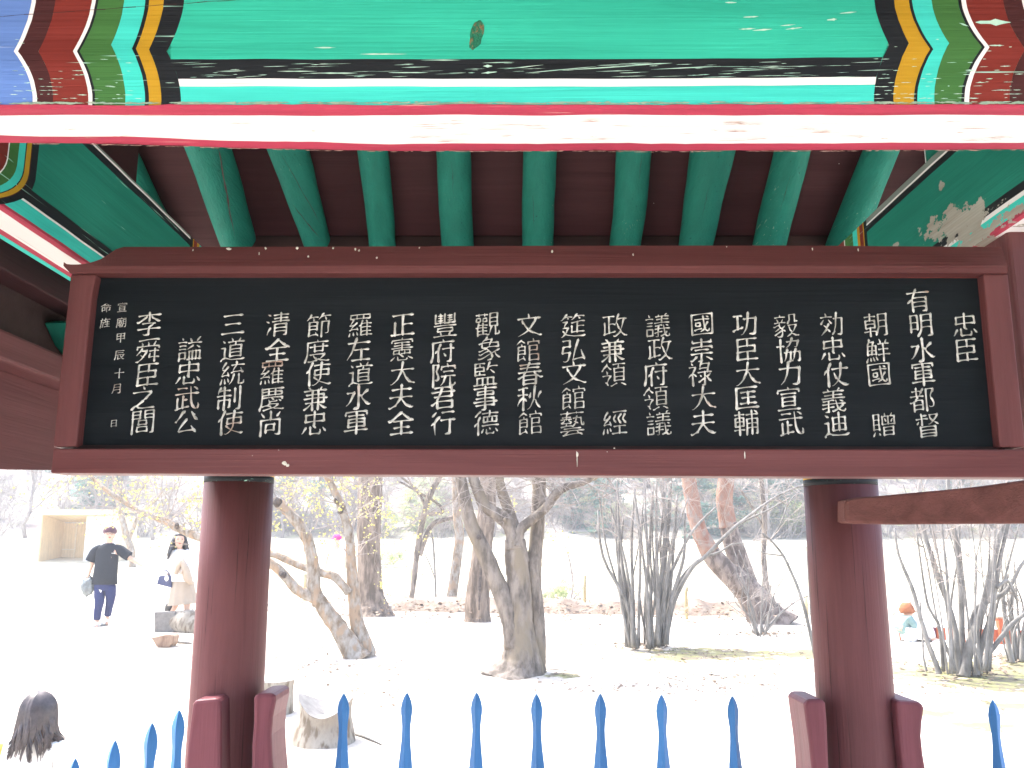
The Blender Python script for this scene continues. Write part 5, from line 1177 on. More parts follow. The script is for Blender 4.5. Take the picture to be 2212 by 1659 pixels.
for i, (u, vt, vb, lab) in enumerate([(888, 1228, 1300, 'thin wooden rope post left of the sapling'), (1262, 1243, 1312, 'thin wooden rope post in front of the white field, right of the forked tree'),
     (1482, 1268, 1338, 'thin wooden rope post between the stem clump and the leaning pine'), (1742, 1290, 1345, 'thin wooden rope post beside the right column'), (656, 1240, 1298, 'thin wooden rope post behind the leaning pale tree')]):
    g = G(u, vb); m = MB(); tp = P(u, vt, g.y); m.tube([(g.x, g.y, g.z-.1), (g.x, g.y, g.z+.5), (tp.x, g.y, tp.z)], [7.5/2/1950*g.y]*3, 10, .05)
    o = m.build('rope_post', M_POST, loc=g); tag(o, lab, 'post', 'posts of the rope fence')
    rope_y.append((tp.x, g.y, tp.z-.06))
rope_y.sort(); m = MB(); pts = []
for a, b_ in zip(rope_y[:-1], rope_y[1:]):
    for k in range(8):
        t = k/8; pts.append((a[0]+(b_[0]-a[0])*t, a[1]+(b_[1]-a[1])*t, a[2]+(b_[2]-a[2])*t-.16*math.sin(math.pi*t)))
m.tube(pts, .008, 5); tag(m.build('rope', B_TWIG, loc=pts[0]), 'thin pale rope strung between the low wooden posts', 'rope')

# ------------------------------------------------------------------ twigs, stones on the sand
rnd = random.Random(15)
STONE_M = rough_mat('pebble', (.20, .17, .14), (.40, .36, .31), (12, 12, 12))
m = MB()
for i in range(1300):
    u = rnd.choice([rnd.uniform(1190, 1750), rnd.uniform(1400, 1700), rnd.uniform(1940, 2200), rnd.uniform(650, 860)]); v = rnd.uniform(1395, 1500)
    if i % 5: q = q0+Vector((rnd.gauss(0, .25), rnd.gauss(0, .18), 0))
    else: q = G(u, v)
    q0 = q; q = Vector((q.x, q.y, H(q.x, q.y)+.006)); a = rnd.uniform(0, 6.28); L = rnd.uniform(.008, .04)
    m.add([q+Vector((math.cos(a)*L, math.sin(a)*L, .01)), q+Vector((-math.sin(a)*L*.6, math.cos(a)*L*.6, .015)), q-Vector((math.cos(a)*L, math.sin(a)*L, 0)), q+Vector((math.sin(a)*L*.6, -math.cos(a)*L*.6, .004))], [(0, 1, 2, 3)])
o = m.build('ground_litter', M_LITTER); o['kind'] = 'stuff'
for (u0, v0, u1, v1, wd, lab) in [(1440, 1465, 1482, 1476, 3, 'short fallen twig on the sand right of the forked tree'), (1530, 1458, 1570, 1465, 3.5, 'fallen twig beside the moss patch'), (1176, 1446, 1240, 1452, 2.5, 'thin fallen branch at the foot of the forked tree'),
      (752, 1585, 822, 1611, 6, 'pale grey stick in place of a pole shadow on the sand beside the scooped stump'), (1556, 1466, 1562, 1468, 6, 'small dark stone on the sand below the moss patch')]:  # the grey stick by the stump stands in for a pole's shadow
    a, b_ = G(u0, v0), G(u1, v1); r = wd/2/1950*a.y; m = MB(); c = (a+b_)/2
    m.tube([a+Vector((0, 0, r*.8)), c+Vector((0, .02, r*1.1)), b_+Vector((0, 0, r*.6))], [r, r*.9, r*.5], 7, .2)
    o = m.build('fallen_stick' if 'stone' not in lab else 'stone', B_STEM if 'stone' not in lab else STONE_M, loc=a); tag(o, lab, 'stick' if 'stone' not in lab else 'stone')

# ------------------------------------------------------------------ stumps and logs
M_LOG = rough_mat('bare_log', (0.216, 0.186, 0.150), (0.348, 0.318, 0.270), (9, 9, 3), bump=.5, c3=(0.144, 0.114, 0.084), sc3=2)
M_LOGEND = rough_mat('log_end', (0.156, 0.147, 0.138), (0.216, 0.204, 0.192), (14, 14, 14), bump=.4)
M_LOGBR = rough_mat('brown_wood', (.20, .12, .08), (.40, .29, .21), (9, 9, 3), bump=.6)
def stump(u0, u1, vb, vt, dipf, name, label, mt=M_LOG, rim=0.0, flare=1.12):
    g = G((u0+u1)/2, vb); rad = (u1-u0)/2/1990*g.y; y = g.y+rad*.6; c = Vector((((u0+u1)/2-1106)/2010*y, y, H(g.x, y)))
    htop = (P(0, vt, y).z-c.z); t = thing(name, label, 'stump', (c.x, c.y, c.z))
    seg = 48; nz = 12; vs = []
    for i in range(nz+1):
        for k in range(seg):
            a = 2*math.pi*k/seg; ht = htop*dipf(a); s_ = i/nz
            r = rad*(flare-(flare-.93)*min(1, s_*1.6)) * (1+.05*noise.noise(Vector((math.cos(a)*1.6, math.sin(a)*1.6, s_*1.5)))+.02*noise.noise(Vector((math.cos(a)*7, math.sin(a)*7, s_*2))))
            if s_ > .8: r *= 1+.06*(s_-.8)/.2
            vs.append((c.x+r*math.cos(a), c.y+r*math.sin(a), c.z-.03+(ht+.03)*s_))
    m = MB(); m.add(vs, [(i*seg+k, i*seg+(k+1) % seg, (i+1)*seg+(k+1) % seg, (i+1)*seg+k) for i in range(nz) for k in range(seg)], 0, True)
    m.build('trunk', mt, t)
    # top surface sinking into a scoop
    m = MB(); vs = []; nr = 7
    for i in range(nr+1):
        q = 1-i/nr
        for k in range(seg):
            a = 2*math.pi*k/seg; ht = htop*dipf(a); r = rad*.985*q*(1+.05*noise.noise(Vector((math.cos(a)*1.6, math.sin(a)*1.6, 1.5))))
            zc = c.z+ht*(q**1.2)+htop*(1-q**1.2)*(.66-rim)+.008*noise.noise(Vector((math.cos(a)*q*5, math.sin(a)*q*5, 3)))
            vs.append((c.x+r*math.cos(a), c.y+r*math.sin(a), zc))
    m.add(vs, [(i*seg+k, i*seg+(k+1) % seg, (i+1)*seg+(k+1) % seg, (i+1)*seg+k) for i in range(nr) for k in range(seg)], 0, True)
    m.build('sawn_top', M_LOGEND if mt is M_LOG else mt, t); return t
stump(640, 762, 1612, 1503, lambda a: 1.0-.40*math.sin(a)**2*(1.0 if math.sin(a) < 0 else .55)-.04*math.cos(a), 'scooped_stump', 'pale flared stump with a scooped seat-like top behind the blue spikes', flare=1.16, rim=.06)
stump(560, 632, 1545, 1468, lambda a: .97+.03*math.cos(a), 'round_stump', 'pale round stump with a brown top half hidden by the left column', rim=-.30, flare=1.02)
g = G(352, 1366)
t_ = thing('cut_log', 'thick pale log with a grey sawn end lying in front of the woman', 'log', g)
yy = g.y; m = MB(); q = [P(331, 1322, yy), P(377, 1322, yy), P(379, 1345, yy), P(372, 1368, yy), P(331, 1366, yy)]
m.prism([(p.x, p.z) for p in q], yy, yy+.25); m.build('sawn_end', M_LOGEND, t_, .01)
m = MB(); a, b_ = P(402, 1345, yy+.1), P(470, 1368, yy-.1); a0 = P(374, 1342, yy+.18); m.tube([a0, a, b_], [.17, .22, .23], 18, .06, seed=3); m.build('round_trunk', M_LOG, t_)
g = G(350, 1398); m = MB(); q = [(326, 1376), (332, 1385), (338, 1396), (352, 1398), (366, 1398), (372, 1388), (374, 1374), (368, 1370), (350, 1372), (334, 1376)]
pl_ = [(P(u, v, g.y).x, P(u, v, g.y).z) for u, v in q]; m.prism(pl_, g.y-.05, g.y+.22); o = m.build('wood_chunk', M_LOGBR, loc=g, bevel=.015); tag(o, 'reddish-brown broken chunk of wood on the sand below the cut log', 'wood chunk')
a, b_ = G(374, 1390), G(412, 1392); m = MB(); m.tube([a+Vector((0, 0, .02)), b_+Vector((0, 0, .015))], [.022, .012], 7, .2); tag(m.build('fallen_stick', B_STEM, loc=a), 'short stick pointing right from the brown wood chunk', 'stick')

# ------------------------------------------------------------------ plywood booth
M_PLY = paint('plywood', (.66, .50, .28), 'Z', wamt=0, crack=.3, rough=.7, var=.12)
M_PLYL = paint('pale_timber', (.66, .56, .40), 'X', wamt=0, crack=.1, rough=.7)
M_BANNER = rough_mat('banner', (.72, .72, .74), (.78, .78, .78), (2, 2, 2), bump=0)
M_GREYINK = rough_mat('grey_ink', (.22, .22, .25), (.36, .36, .4), (9, 9, 9), bump=0)
yb_ = 34.0
def B(u, v, y=yb_): return P(u, v, y)
p0, p1 = B(81, 1216), B(240, 1216); zt_ = B(0, 1103).z; zb_ = H(p0.x, yb_)-.1
t_ = thing('plywood_booth', 'open-fronted plywood booth with a flat roof behind the man in black', 'booth', (p0.x, yb_, zb_))
x0, x1 = p0.x, B(210, 1216).x; D = 1.7; xd = .95
def quadbox(a, b_, name, mt): m = MB(); m.box(a, b_); return m.build(name, mt, t_)
lo = B(0, 1217).z
quadbox((x0-.05, yb_, zb_), (x1+.55, yb_+D, lo), 'floor_deck', M_PLYL)
quadbox((x0-.06, yb_, lo+.002), (x0, yb_+D, zt_-.17), 'left_wall', M_PLY)
xm = B(138, 1150, yb_+D).x
for i, (a, b_) in enumerate([(x0+.002, x0+.52), (x0+.55, x0+1.45)]):
    quadbox((a, yb_+D-.05, lo+.01), (b_, yb_+D, zt_-.42), 'plywood_sheet', M_PLY)
quadbox((x0+.52, yb_+D-.12, lo+.002), (x0+.56, yb_+D-.06, zt_-.18), 'batten', M_PLYL)
for k in range(1): quadbox((x0+.03, yb_+D-.10, lo+.5+k*.55), (x0+.5, yb_+D-.06, lo+.54+k*.55), 'batten', M_PLYL)
quadbox((x0-.1, yb_-.05, zt_-.165), (x1+.65, yb_+.03, zt_+.0), 'fascia', M_PLYL)
for k in range(9):
    m = MB(); m.box((x0+.01+k*.245, yb_+.04, zt_-.162), (x0+.245+k*.245, yb_+D-.06, zt_-.13)); m.v = [(a_, b2, c_-.24*(b2-yb_)/D) for a_, b2, c_ in m.v]; m.build('roof_board', M_PLY, t_)
quadbox((x0-.1, yb_-.06, zt_+.003), (x1+.66, yb_+D+.1, zt_+.04), 'roof', M_PLYL)
quadbox((x0+1.5, yb_+.35, lo+.003), (x1+.60, yb_+.40, zt_-.17), 'white_panel', M_BANNER)
quadbox((x1+.605, yb_, zb_), (x1+.66, yb_+D, zt_-.17), 'right_wall', M_PLYL)
for (u, v, w_, h_) in [(246, 1153, .10, .35), (232, 1160, .22, .06), (214, 1150, .05, .03), (222, 1180, .07, .08), (214, 1140, .14, .03)]:
    q = B(u-10, v, yb_+.34); quadbox((q.x-w_/2, yb_+.335, q.z-h_/2), (q.x+w_/2, yb_+.347, q.z+h_/2), 'printed_mark', M_GREYINK)

# ------------------------------------------------------------------ low orange barrier on the right
M_OR = rough_mat('orange_paint', (.36, .085, .035), (.42, .12, .06), (9, 9, 9), bump=.1)
M_WH = rough_mat('white_paint', (.74, .72, .68), (.8, .79, .76), (9, 9, 9), bump=0)
a, b_ = G(1945, 1384), G(2330, 1398)
t_ = thing('low_barrier', 'low barrier of orange pickets and pale rails beyond the right stem clump', 'barrier', a)
L = (b_-a).length; d = (b_-a).normalized(); hgt = .21
for i in range(int(L/.085)):
    if rnd.random() < .22 or .25 < i*.085 < .50: continue
    q = a+d*(i*.085); q.z = H(q.x, q.y); m = MB(); w_ = rnd.uniform(.018, .032)
    m.box((q.x-w_, q.y-.01, q.z-.02), (q.x+w_, q.y+.01, q.z+hgt)); m.build('picket', M_OR, t_)
for zz in (hgt, ):
    m = MB(); q0, q1 = a+Vector((0, 0, zz+.005)), b_+Vector((0, 0, zz+.005)); m.tube([q0, q1], .016, 6); m.build('rail', M_WH, t_)
q = G(2164, 1391); m = MB(); m.box((q.x-.05, q.y-.05, q.z-.05), (q.x+.05, q.y+.04, q.z+.36)); m.build('post', M_OR, t_)
m = MB(); m.box((q.x-.065, q.y-.06, q.z+.362), (q.x+.065, q.y+.05, q.z+.385)); m.build('post_cap', M_LOGBR, t_)
a, b_ = G(1925, 1386), G(2020, 1386); m = MB(); m.tube([a, (a+b_)/2+Vector((0, .05, .02)), b_], .012, 6); tag(m.build('edging_cord', B_STEM, loc=a), 'thin dark edging cord on the ground below the seated person in the orange hat', 'cord')
# ------------------------------------------------------------------ people
def flat_mat(name, c, rough=.8, var=.12, spec=.2, s_=30, bump=.2):
    return rough_mat(name, tuple(x*(1-var) for x in c), tuple(min(.92, x*(1+var)) for x in c), (s_, s_, s_), rough=rough, bump=bump, dist=.003, spec=spec)
SKIN = flat_mat('skin', (.62, .40, .30), .55, .05); HAIR = flat_mat('dark_hair', (.018, .015, .016), .35, .3, .5, 60); HAIRP = flat_mat('plum_hair', (.085, .025, .04), .5, .3, .4)
BLACKC = flat_mat('black_cotton', (.018, .021, .028), .9); NAVY = flat_mat('navy_denim', (.022, .030, .10), .9); WHITEC = flat_mat('white_cloth', (.78, .77, .75), .9, .04)
BEIGE = flat_mat('beige_cloth', (.40, .33, .26), .9, .04, s_=6); NAVYL = flat_mat('navy_leather', (.035, .045, .12), .4, .2, .5); BLACKL = flat_mat('black_leather', (.02, .021, .024), .4, .2, .5)
GREYB = flat_mat('grey_nylon', (.16, .18, .18), .5, .35, .5, 14); LIPS = flat_mat('lips', (.42, .07, .06), .5); EYE_M = flat_mat('eye_dark', (.01, .01, .01), .3)
ORANGE = flat_mat('orange_knit', (.30, .115, .055), .9); TEAL = flat_mat('grey_green_jacket', (.20, .30, .29), .9); MAGENTA = flat_mat('magenta_cap', (.62, .03, .24), .8); YELLOWC = flat_mat('yellow_cloth', (.60, .43, .10), .9)
PLUMC = flat_mat('plum_cloth', (.22, .05, .08), .9)
def skin(name, pts, edges, mats, parent, levels=2, root=None, matfn=None):
    """one continuous body grown over joints: pts {name: (vec, rx, ry)}"""
    ks = list(pts); me = bpy.data.meshes.new('tmp'); me.from_pydata([tuple(pts[k][0]) for k in ks], [(ks.index(a), ks.index(b_)) for a, b_ in edges], [])
    o = bpy.data.objects.new('tmp', me); link(o)
    md = o.modifiers.new('s', 'SKIN'); md.use_smooth_shade = True
    sv = me.skin_vertices[0].data
    for i, k in enumerate(ks):
        r = pts[k][1:]; sv[i].radius = (r[0], r[1] if len(r) > 1 else r[0]); sv[i].use_root = (k == (root or ks[0]))
    sb = o.modifiers.new('u', 'SUBSURF'); sb.levels = levels; sb.render_levels = levels
    dg = bpy.context.evaluated_depsgraph_get(); dg.update()
    ev = o.evaluated_get(dg); nm = bpy.data.meshes.new_from_object(ev)
    bpy.data.objects.remove(o); bpy.data.meshes.remove(me)
    nm.name = name; nm.materials.clear()
    for m_ in (mats if isinstance(mats, (list, tuple)) else [mats]): nm.materials.append(m_)
    off_ = wloc(parent)
    nm.transform(Matrix.Translation(-off_))
    for p in nm.polygons: p.use_smooth = True; p.material_index = 0
    r = bpy.data.objects.new(name, nm); link(r); r.parent = parent; return r
def hand(pts, edges, wrist, tip, side, k='h', s_=1.0, root_key=None):
    """palm and five fingers continuing from the wrist joint"""
    d = (tip-wrist).normalized(); sd_ = d.cross(Vector((0, 1, 0))).normalized(); fw = d.cross(sd_)
    pts[k+'palm'] = (wrist+d*.045*s_, .024*s_, .018*s_); edges.append((root_key, k+'palm'))
    pts[k+'knk'] = (wrist+d*.085*s_, .026*s_, .014*s_); edges.append((k+'palm', k+'knk'))
    for i, (o_, L) in enumerate([(-.03, .065), (-.01, .078), (.01, .072), (.03, .055)]):
        a = wrist+d*(.10)*s_+fw*o_*s_; pts[k+'f%da' % i] = (a, .0085*s_); pts[k+'f%db' % i] = (a+d*L*.5*s_+sd_*.006*side, .008*s_); pts[k+'f%dc' % i] = (a+d*L*.9*s_+sd_*.024*side, .0065*s_)
        edges += [(k+'knk', k+'f%da' % i), (k+'f%da' % i, k+'f%db' % i), (k+'f%db' % i, k+'f%dc' % i)]
    a = wrist+d*.04*s_-fw*.035*s_; pts[k+'ta'] = (a, .011*s_); pts[k+'tb'] = (a+d*.035*s_-fw*.018*s_, .009*s_); edges += [(k+'palm', k+'ta'), (k+'ta', k+'tb')]
def face(parent, c, fwd, R_=.095, glasses=False):
    """eyes, brows, nose, mouth, ears on a head of centre c looking along fwd"""
    k_ = R_/.095; fwd = fwd.normalized()*k_; si = Vector((0, 0, 1)).cross(fwd).normalized()*k_; up = fwd.cross(si)/k_
    for s_ in (-1, 1):
        m = MB(); m.ell(c+fwd*.083+si*.031*s_+up*.004, (.011, .008, .006), 10, 6); m.build('eye', EYE_M, parent)
        m = MB(); m.ell(c+fwd*.086+si*.031*s_+up*.026, (.016, .006, .004), 10, 6); m.build('eyebrow', HAIR, parent)
        m = MB(); m.ell(c+si*.078*s_-up*.01, (.012, .018, .030), 10, 8); m.build('ear', SKIN, parent)
    m = MB(); m.ell(c+fwd*.097-up*.022, (.013, .016, .022), 10, 8); m.build('nose', SKIN, parent)
    m = MB(); m.ell(c+fwd*.084-up*.057, (.022, .010, .009), 12, 6); m.build('mouth', LIPS, parent)
    if glasses:
        m = MB()
        for s_ in (-1, 1):
            cc = c+fwd*.098+si*.032*s_+up*.003
            m.tube([cc+si*.023*math.cos(k*.5236)+up*.018*math.sin(k*.5236) for k in range(13)], .0022, 5)
            m.tube([cc+si*.023*s_, c+si*.08*s_+up*.005], .0022, 5)
        m.tube([c+fwd*.1+si*.009, c+fwd*.1-si*.009], .0022, 5); m.build('glasses', EYE_M, parent)
def head(parent, c, rx=.077, ry=.095, rz=.118):
    def f(d, q):
        if d.z < -.2: q.x *= 1-.25*(-d.z-.2); q.y *= 1-.12*(-d.z-.2)
        return q
    m = MB(); m.ell(c, (rx, ry, rz), 24, 16, fn=f); return m
def person(Y, J, label, name='person'):
    return None

# --- man
Ym = 16.1; g = G(217, 1353); Ym = g.y; gz = g.z
def M_(u, v, dy=0): return P(u, v, Ym+dy)
man = thing('person', 'man in loose black T-shirt and dark blue trousers walking left of the left column', 'person', (M_(217, 1353).x, Ym, gz))
E_ = []; pt = {}
pt['pelvis'] = (M_(224, 1258), .15, .10); pt['waist'] = (M_(223, 1236), .15, .105); pt['chest'] = (M_(228, 1203), .17, .115); pt['neck0'] = (M_(232, 1180), .085, .07); pt['neck'] = (M_(235, 1170), .052); pt['headb'] = (M_(236, 1162, -.02), .060)
E_ += [('pelvis', 'waist'), ('waist', 'chest'), ('chest', 'neck0'), ('neck0', 'neck'), ('neck', 'headb')]
for s_, J in ((0, [(206, 1188, 0), (198, 1214, .02), (191, 1236, .0)]), (1, [(256, 1186, 0), (276, 1204, .03), (302, 1220, .02)])):
    k = 'LR'[s_]; a = [M_(*q) for q in J]
    pt[k+'sh'] = (a[0], .065); pt[k+'el'] = (a[1], .046); pt[k+'wr'] = (a[2], .028); E_ += [('chest', k+'sh'), (k+'sh', k+'el'), (k+'el', k+'wr')]
    hand(pt, E_, a[2], a[2]+(a[2]-a[1]), 1, k+'h', 1.0, k+'wr')
for s_, J in ((0, [(211, 1270, 0), (213, 1300, -.10), (208, 1338, -.05), (206, 1352, -.05), (205, 1356, -.2)]), (1, [(238, 1270, 0), (236, 1296, .02), (230, 1328, .18), (229, 1344, .20), (227, 1347, .06)])):
    k = 'lr'[s_]; a = [M_(*q) for q in J]
    pt[k+'hp'] = (a[0], .088); pt[k+'kn'] = (a[1], .062); pt[k+'an'] = (a[2], .042); pt[k+'he'] = (a[3], .040); pt[k+'to'] = (a[4], .038, .03); E_ += [('pelvis', k+'hp'), (k+'hp', k+'kn'), (k+'kn', k+'an'), (k+'an', k+'he'), (k+'he', k+'to')]
skin('body', pt, E_, SKIN, man, 2, 'pelvis')
hc = M_(235, 1154.5, -.02); m = head(man, hc, .088, .105, .135); m.build('head', SKIN, man)
fw = Vector((.5, -1, .12)); face(man, hc, fw, .106, glasses=True)
def capfn(d, q):
    if d.z < .05: q.z *= .55
    return q*(1+.04*noise.noise(d*5))
m = MB(); fdir = fw.normalized(); m.ell(hc+Vector((0, 0, .050))-fdir*.024, (.116, .126, .120), 26, 14, fn=capfn); m.build('hair', HAIRP, man)
def loft(rows, mat, name, parent, seg=28, fold=.03, extra=()):
    m = MB(); vs = []
    for r_i, (c, rx, ry) in enumerate(rows):
        for k in range(seg):
            a = 2*math.pi*k/seg; f = 1+fold*noise.noise(Vector((math.cos(a)*2.5, math.sin(a)*2.5, r_i*.5)))*min(1, r_i/2)
            vs.append((c[0]+rx*f*math.cos(a), c[1]+ry*f*math.sin(a), c[2]))
    n = len(rows); m.add(vs, [(i*seg+k, i*seg+(k+1) % seg, (i+1)*seg+(k+1) % seg, (i+1)*seg+k) for i in range(n-1) for k in range(seg)], 0, True)
    for pts, rad in extra:
        s_ = smooth_path([(*p, r) for p, r in zip(pts, rad)], 4); m.tube([q[:3] for q in s_], [q[3] for q in s_], 16, .05)
    return m.build(name, mat, parent)
loft([(M_(234, 1173.5), .075, .075), (M_(233, 1176), .11, .09), (M_(231, 1181), .165, .11), (M_(230, 1188), .195, .125), (M_(229, 1200), .195, .135), (M_(227, 1220), .195, .14), (M_(225, 1242), .21, .145), (M_(224, 1262), .225, .15), (M_(224, 1262.5), .21, .14)], BLACKC, 't_shirt', man, fold=.10,
     extra=[([M_(216, 1184), M_(206, 1190), M_(198, 1202), M_(193, 1212)], [.07, .085, .088, .086]), ([M_(246, 1184), M_(257, 1188), M_(268, 1196), M_(277, 1202)], [.07, .085, .088, .085])])
q = M_(243, 1195, -.108); m = MB(); m.box((q.x-.03, q.y-.012, q.z-.005), (q.x+.03, q.y+.012, q.z+.004)); m.build('chest_print', WHITEC, man)
loft([(M_(224, 1252), .175, .12), (M_(224, 1262), .185, .13), (M_(224, 1272), .18, .125), (M_(224, 1276), .12, .1)], NAVY, 'trousers', man,
     extra=[([M_(214, 1266), M_(213, 1284, -.04), M_(212.5, 1302, -.09), M_(209, 1322, -.07), M_(207.5, 1338, -.05)], [.10, .093, .078, .066, .062]), ([M_(236, 1266), M_(237, 1282), M_(236, 1298, .03), M_(233, 1314, .12), M_(230.5, 1328, .18)], [.10, .092, .076, .065, .062])])
q = M_(213, 1277, -.11); m = MB(); m.ell(q, (.035, .006, .045), 12, 8); m.build('leg_patch', WHITEC, man)
for a in ((206, 1350, -.05), (228, 1343, .2)):
    c = M_(*a); m = MB(); m.ell(c+Vector((0, -.06, 0)), (.055, .15, .062), 16, 10); m.build('shoe', WHITEC, man)
    m = MB(); m.ell(c+Vector((0, -.08, -.045)), (.058, .15, .02), 16, 8); m.build('shoe_sole', GREYB, man)
bg_ = thing('bag', 'crumpled dark grey bag hanging from the hand of the man in black', 'bag', M_(187, 1290, -.02))
m = MB(); m.ell(M_(187, 1268, -.02), (.125, .08, .165), 26, 18, fn=lambda d, q: q*(1+.28*noise.noise(d*2.3+Vector((3, 1, 7))))*(1.0 if d.z > -.4 else .95)); m.build('bag_body', GREYB, bg_)
m = MB(); a = M_(191, 1243, -.01); m.tube([M_(180, 1254, -.02), M_(185, 1246, -.02), a, M_(196, 1247, -.02), M_(197, 1256, -.02)], .012, 7); m.build('strap', BLACKL, bg_)
# --- woman
g = G(386, 1362); Yw = g.y
def W_(u, v, dy=0): return P(u, v, Yw+dy)
wo = thing('person', 'woman with long black hair, white top and beige skirt beside the left column', 'person', (W_(390, 1362).x, Yw, g.z))
pt = {}; E_ = []
pt['pelvis'] = (W_(394, 1255), .135, .10); pt['waist'] = (W_(391, 1233), .11, .08); pt['chest'] = (W_(389, 1207), .135, .10); pt['neck0'] = (W_(387, 1190), .065, .055); pt['neck'] = (W_(386, 1183), .043); pt['hb'] = (W_(386, 1175, -.02), .05)
E_ += [('pelvis', 'waist'), ('waist', 'chest'), ('chest', 'neck0'), ('neck0', 'neck'), ('neck', 'hb')]
for k, J in (('L', [(370, 1196, 0), (361, 1222, .02), (362, 1243, -.04)]), ('R', [(408, 1196, 0), (414, 1222, .0), (398, 1232, -.16)])):
    a = [W_(*q) for q in J]; pt[k+'sh'] = (a[0], .052); pt[k+'el'] = (a[1], .038); pt[k+'wr'] = (a[2], .024); E_ += [('chest', k+'sh'), (k+'sh', k+'el'), (k+'el', k+'wr')]
    hand(pt, E_, a[2], a[2]+(a[2]-a[1]), 1, k+'h', .88, k+'wr')
for k, J in (('l', [(386, 1275, 0), (378, 1308, .1), (366, 1330, .25), (362, 1348, .28), (360, 1352, .16)]), ('r', [(402, 1275, 0), (402, 1312, -.1), (402, 1346, -.08), (402, 1357, -.08), (401, 1361, -.24)])):
    a = [W_(*q) for q in J]; pt[k+'hp'] = (a[0], .08); pt[k+'kn'] = (a[1], .052); pt[k+'an'] = (a[2], .036); pt[k+'he'] = (a[3], .034); pt[k+'to'] = (a[4], .03); E_ += [('pelvis', k+'hp'), (k+'hp', k+'kn'), (k+'kn', k+'an'), (k+'an', k+'he'), (k+'he', k+'to')]
skin('body', pt, E_, SKIN, wo, 2, 'pelvis')
hc = W_(386, 1167.5, -.02); m = head(wo, hc, .080, .098, .124); m.build('head', SKIN, wo); fw = Vector((.45, -1, .1)); face(wo, hc, fw, .104)
# hair: scalp shell and falling locks
def hairdo(parent, hc, fw, mat, R_=.1, length=.30, n=90, seed=1, name='hair', spread=.35, front=.25, wave=.03, r=.013):
    rnd = random.Random(seed); fd = fw.normalized(); m = MB()
    m.ell(hc-fd*.016+Vector((0, 0, .022)), (R_*.93, R_*1.02, R_*1.13), 26, 16, fn=lambda d, q: q if (d.dot(fd) < .55 or d.z > .45) else q*.8)
    for i in range(n):
        a = rnd.uniform(0, 2*math.pi); d = Vector((math.cos(a), math.sin(a), 0))
        if d.dot(fd) > front: continue
        p0 = hc-fd*.016+Vector((0, 0, .05+rnd.uniform(-.02, .05)))+d*R_*.80
        pts = []; ph = rnd.uniform(0, 6); L = length*rnd.uniform(.75, 1.05)
        for k in range(8):
            t = k/7; out = 1+.25*min(1, t*3)+spread*t*t
            q = hc-fd*.016+d*R_*.88*out+Vector((0, 0, .06-L*t)); sw = wave*math.sin(ph+t*6)*t
            pts.append(q+Vector((-d.y, d.x, 0))*sw+d*sw*.6)
        m.tube(pts, [r*(.7+.5*math.sin(math.pi*min(1, k/7+.15)))*(1-.75*max(0, k/7-.55)/.45) for k in range(8)], 5, 0)
    return m.build(name, mat, parent)
hairdo(wo, hc, fw, HAIR, .110, .37, 240, 3, spread=.55, front=.50)
loft([(W_(386, 1187), .07, .07), (W_(387, 1190), .12, .09), (W_(388, 1195), .17, .11), (W_(388, 1206), .175, .13), (W_(389, 1222), .17, .13), (W_(390, 1240), .19, .14), (W_(392, 1256), .20, .15)], WHITEC, 'white_coat', wo, fold=.1,
     extra=[([W_(378, 1193), W_(371, 1200), W_(364, 1220), W_(361, 1240, -.03)], [.06, .075, .078, .075]), ([W_(398, 1193), W_(408, 1200), W_(415, 1221), W_(403, 1231, -.13)], [.06, .075, .078, .07])])
# skirt: pleated cone
m = MB(); seg = 40; vs = []; rows = [(1232, .13, .10, 393), (1250, .17, .13, 393), (1275, .20, .16, 393), (1306, .235, .20, 393)]
for v, rx, ry, u in rows:
    c = W_(u, v)
    for k in range(seg):
        a = 2*math.pi*k/seg; f = 1+.07*math.sin(a*9)*(v-1232)/74; vs.append((c.x+rx*f*math.cos(a), c.y+ry*f*math.sin(a), c.z+.02*math.cos(a)*(v > 1300)))
m.add(vs, [(i*seg+k, i*seg+(k+1) % seg, (i+1)*seg+(k+1) % seg, (i+1)*seg+k) for i in range(3) for k in range(seg)], 0, True); m.build('skirt', BEIGE, wo)
m = MB(); m.tube([W_(377, 1240, -.18), W_(384, 1222, -.19), W_(392, 1213, -.2), W_(398, 1226, -.2), W_(404, 1250, -.2), W_(412, 1262, -.16)], [.03, .05, .05, .06, .07, .03], 10, .2); m.build('draped_scarf', BEIGE, wo)
for k, (u, v, dy) in enumerate([(361, 1350, .26), (402, 1359, -.10)]):
    c = W_(u, v, dy); m = MB(); m.tube([c+Vector((0, 0, .22)), c+Vector((0, 0, .08)), c+Vector((0, -.02, .0)), c+Vector((0, -.14, -.02))], [.055, .05, .05, .035], 12); m.build('boot', BLACKL if k == 0 else WHITEC, wo)
a = W_(364, 1309, .2); m = MB(); m.tube([W_(372, 1304, .14), W_(364, 1310, .22), W_(360, 1325, .26)], [.07, .075, .06], 12); m.build('black_legging', BLACKL, wo)
hb = thing('handbag', 'navy blue trapezoid handbag with two loop handles held by the woman', 'handbag', W_(354, 1270, -.12))
q = [W_(341, 1244, -.12), W_(366, 1243, -.12), W_(368, 1270, -.12), W_(336, 1262, -.12)]
m = MB(); r_ = [p+Vector((.03, .13, .005)) for p in q]; m.add(q+r_, [(0, 1, 2, 3), (7, 6, 5, 4), (0, 4, 5, 1), (1, 5, 6, 2), (2, 6, 7, 3), (3, 7, 4, 0)]); m.build('bag_body', NAVYL, hb, .012)
for dy in (-.10, -.02):
    m = MB(); m.tube([W_(355+14*(-math.cos(t_*.3927))*.55, 1243.5-12*math.sin(t_*.3927), dy) for t_ in range(9)], .007, 6); m.build('handle', NAVYL, hb)
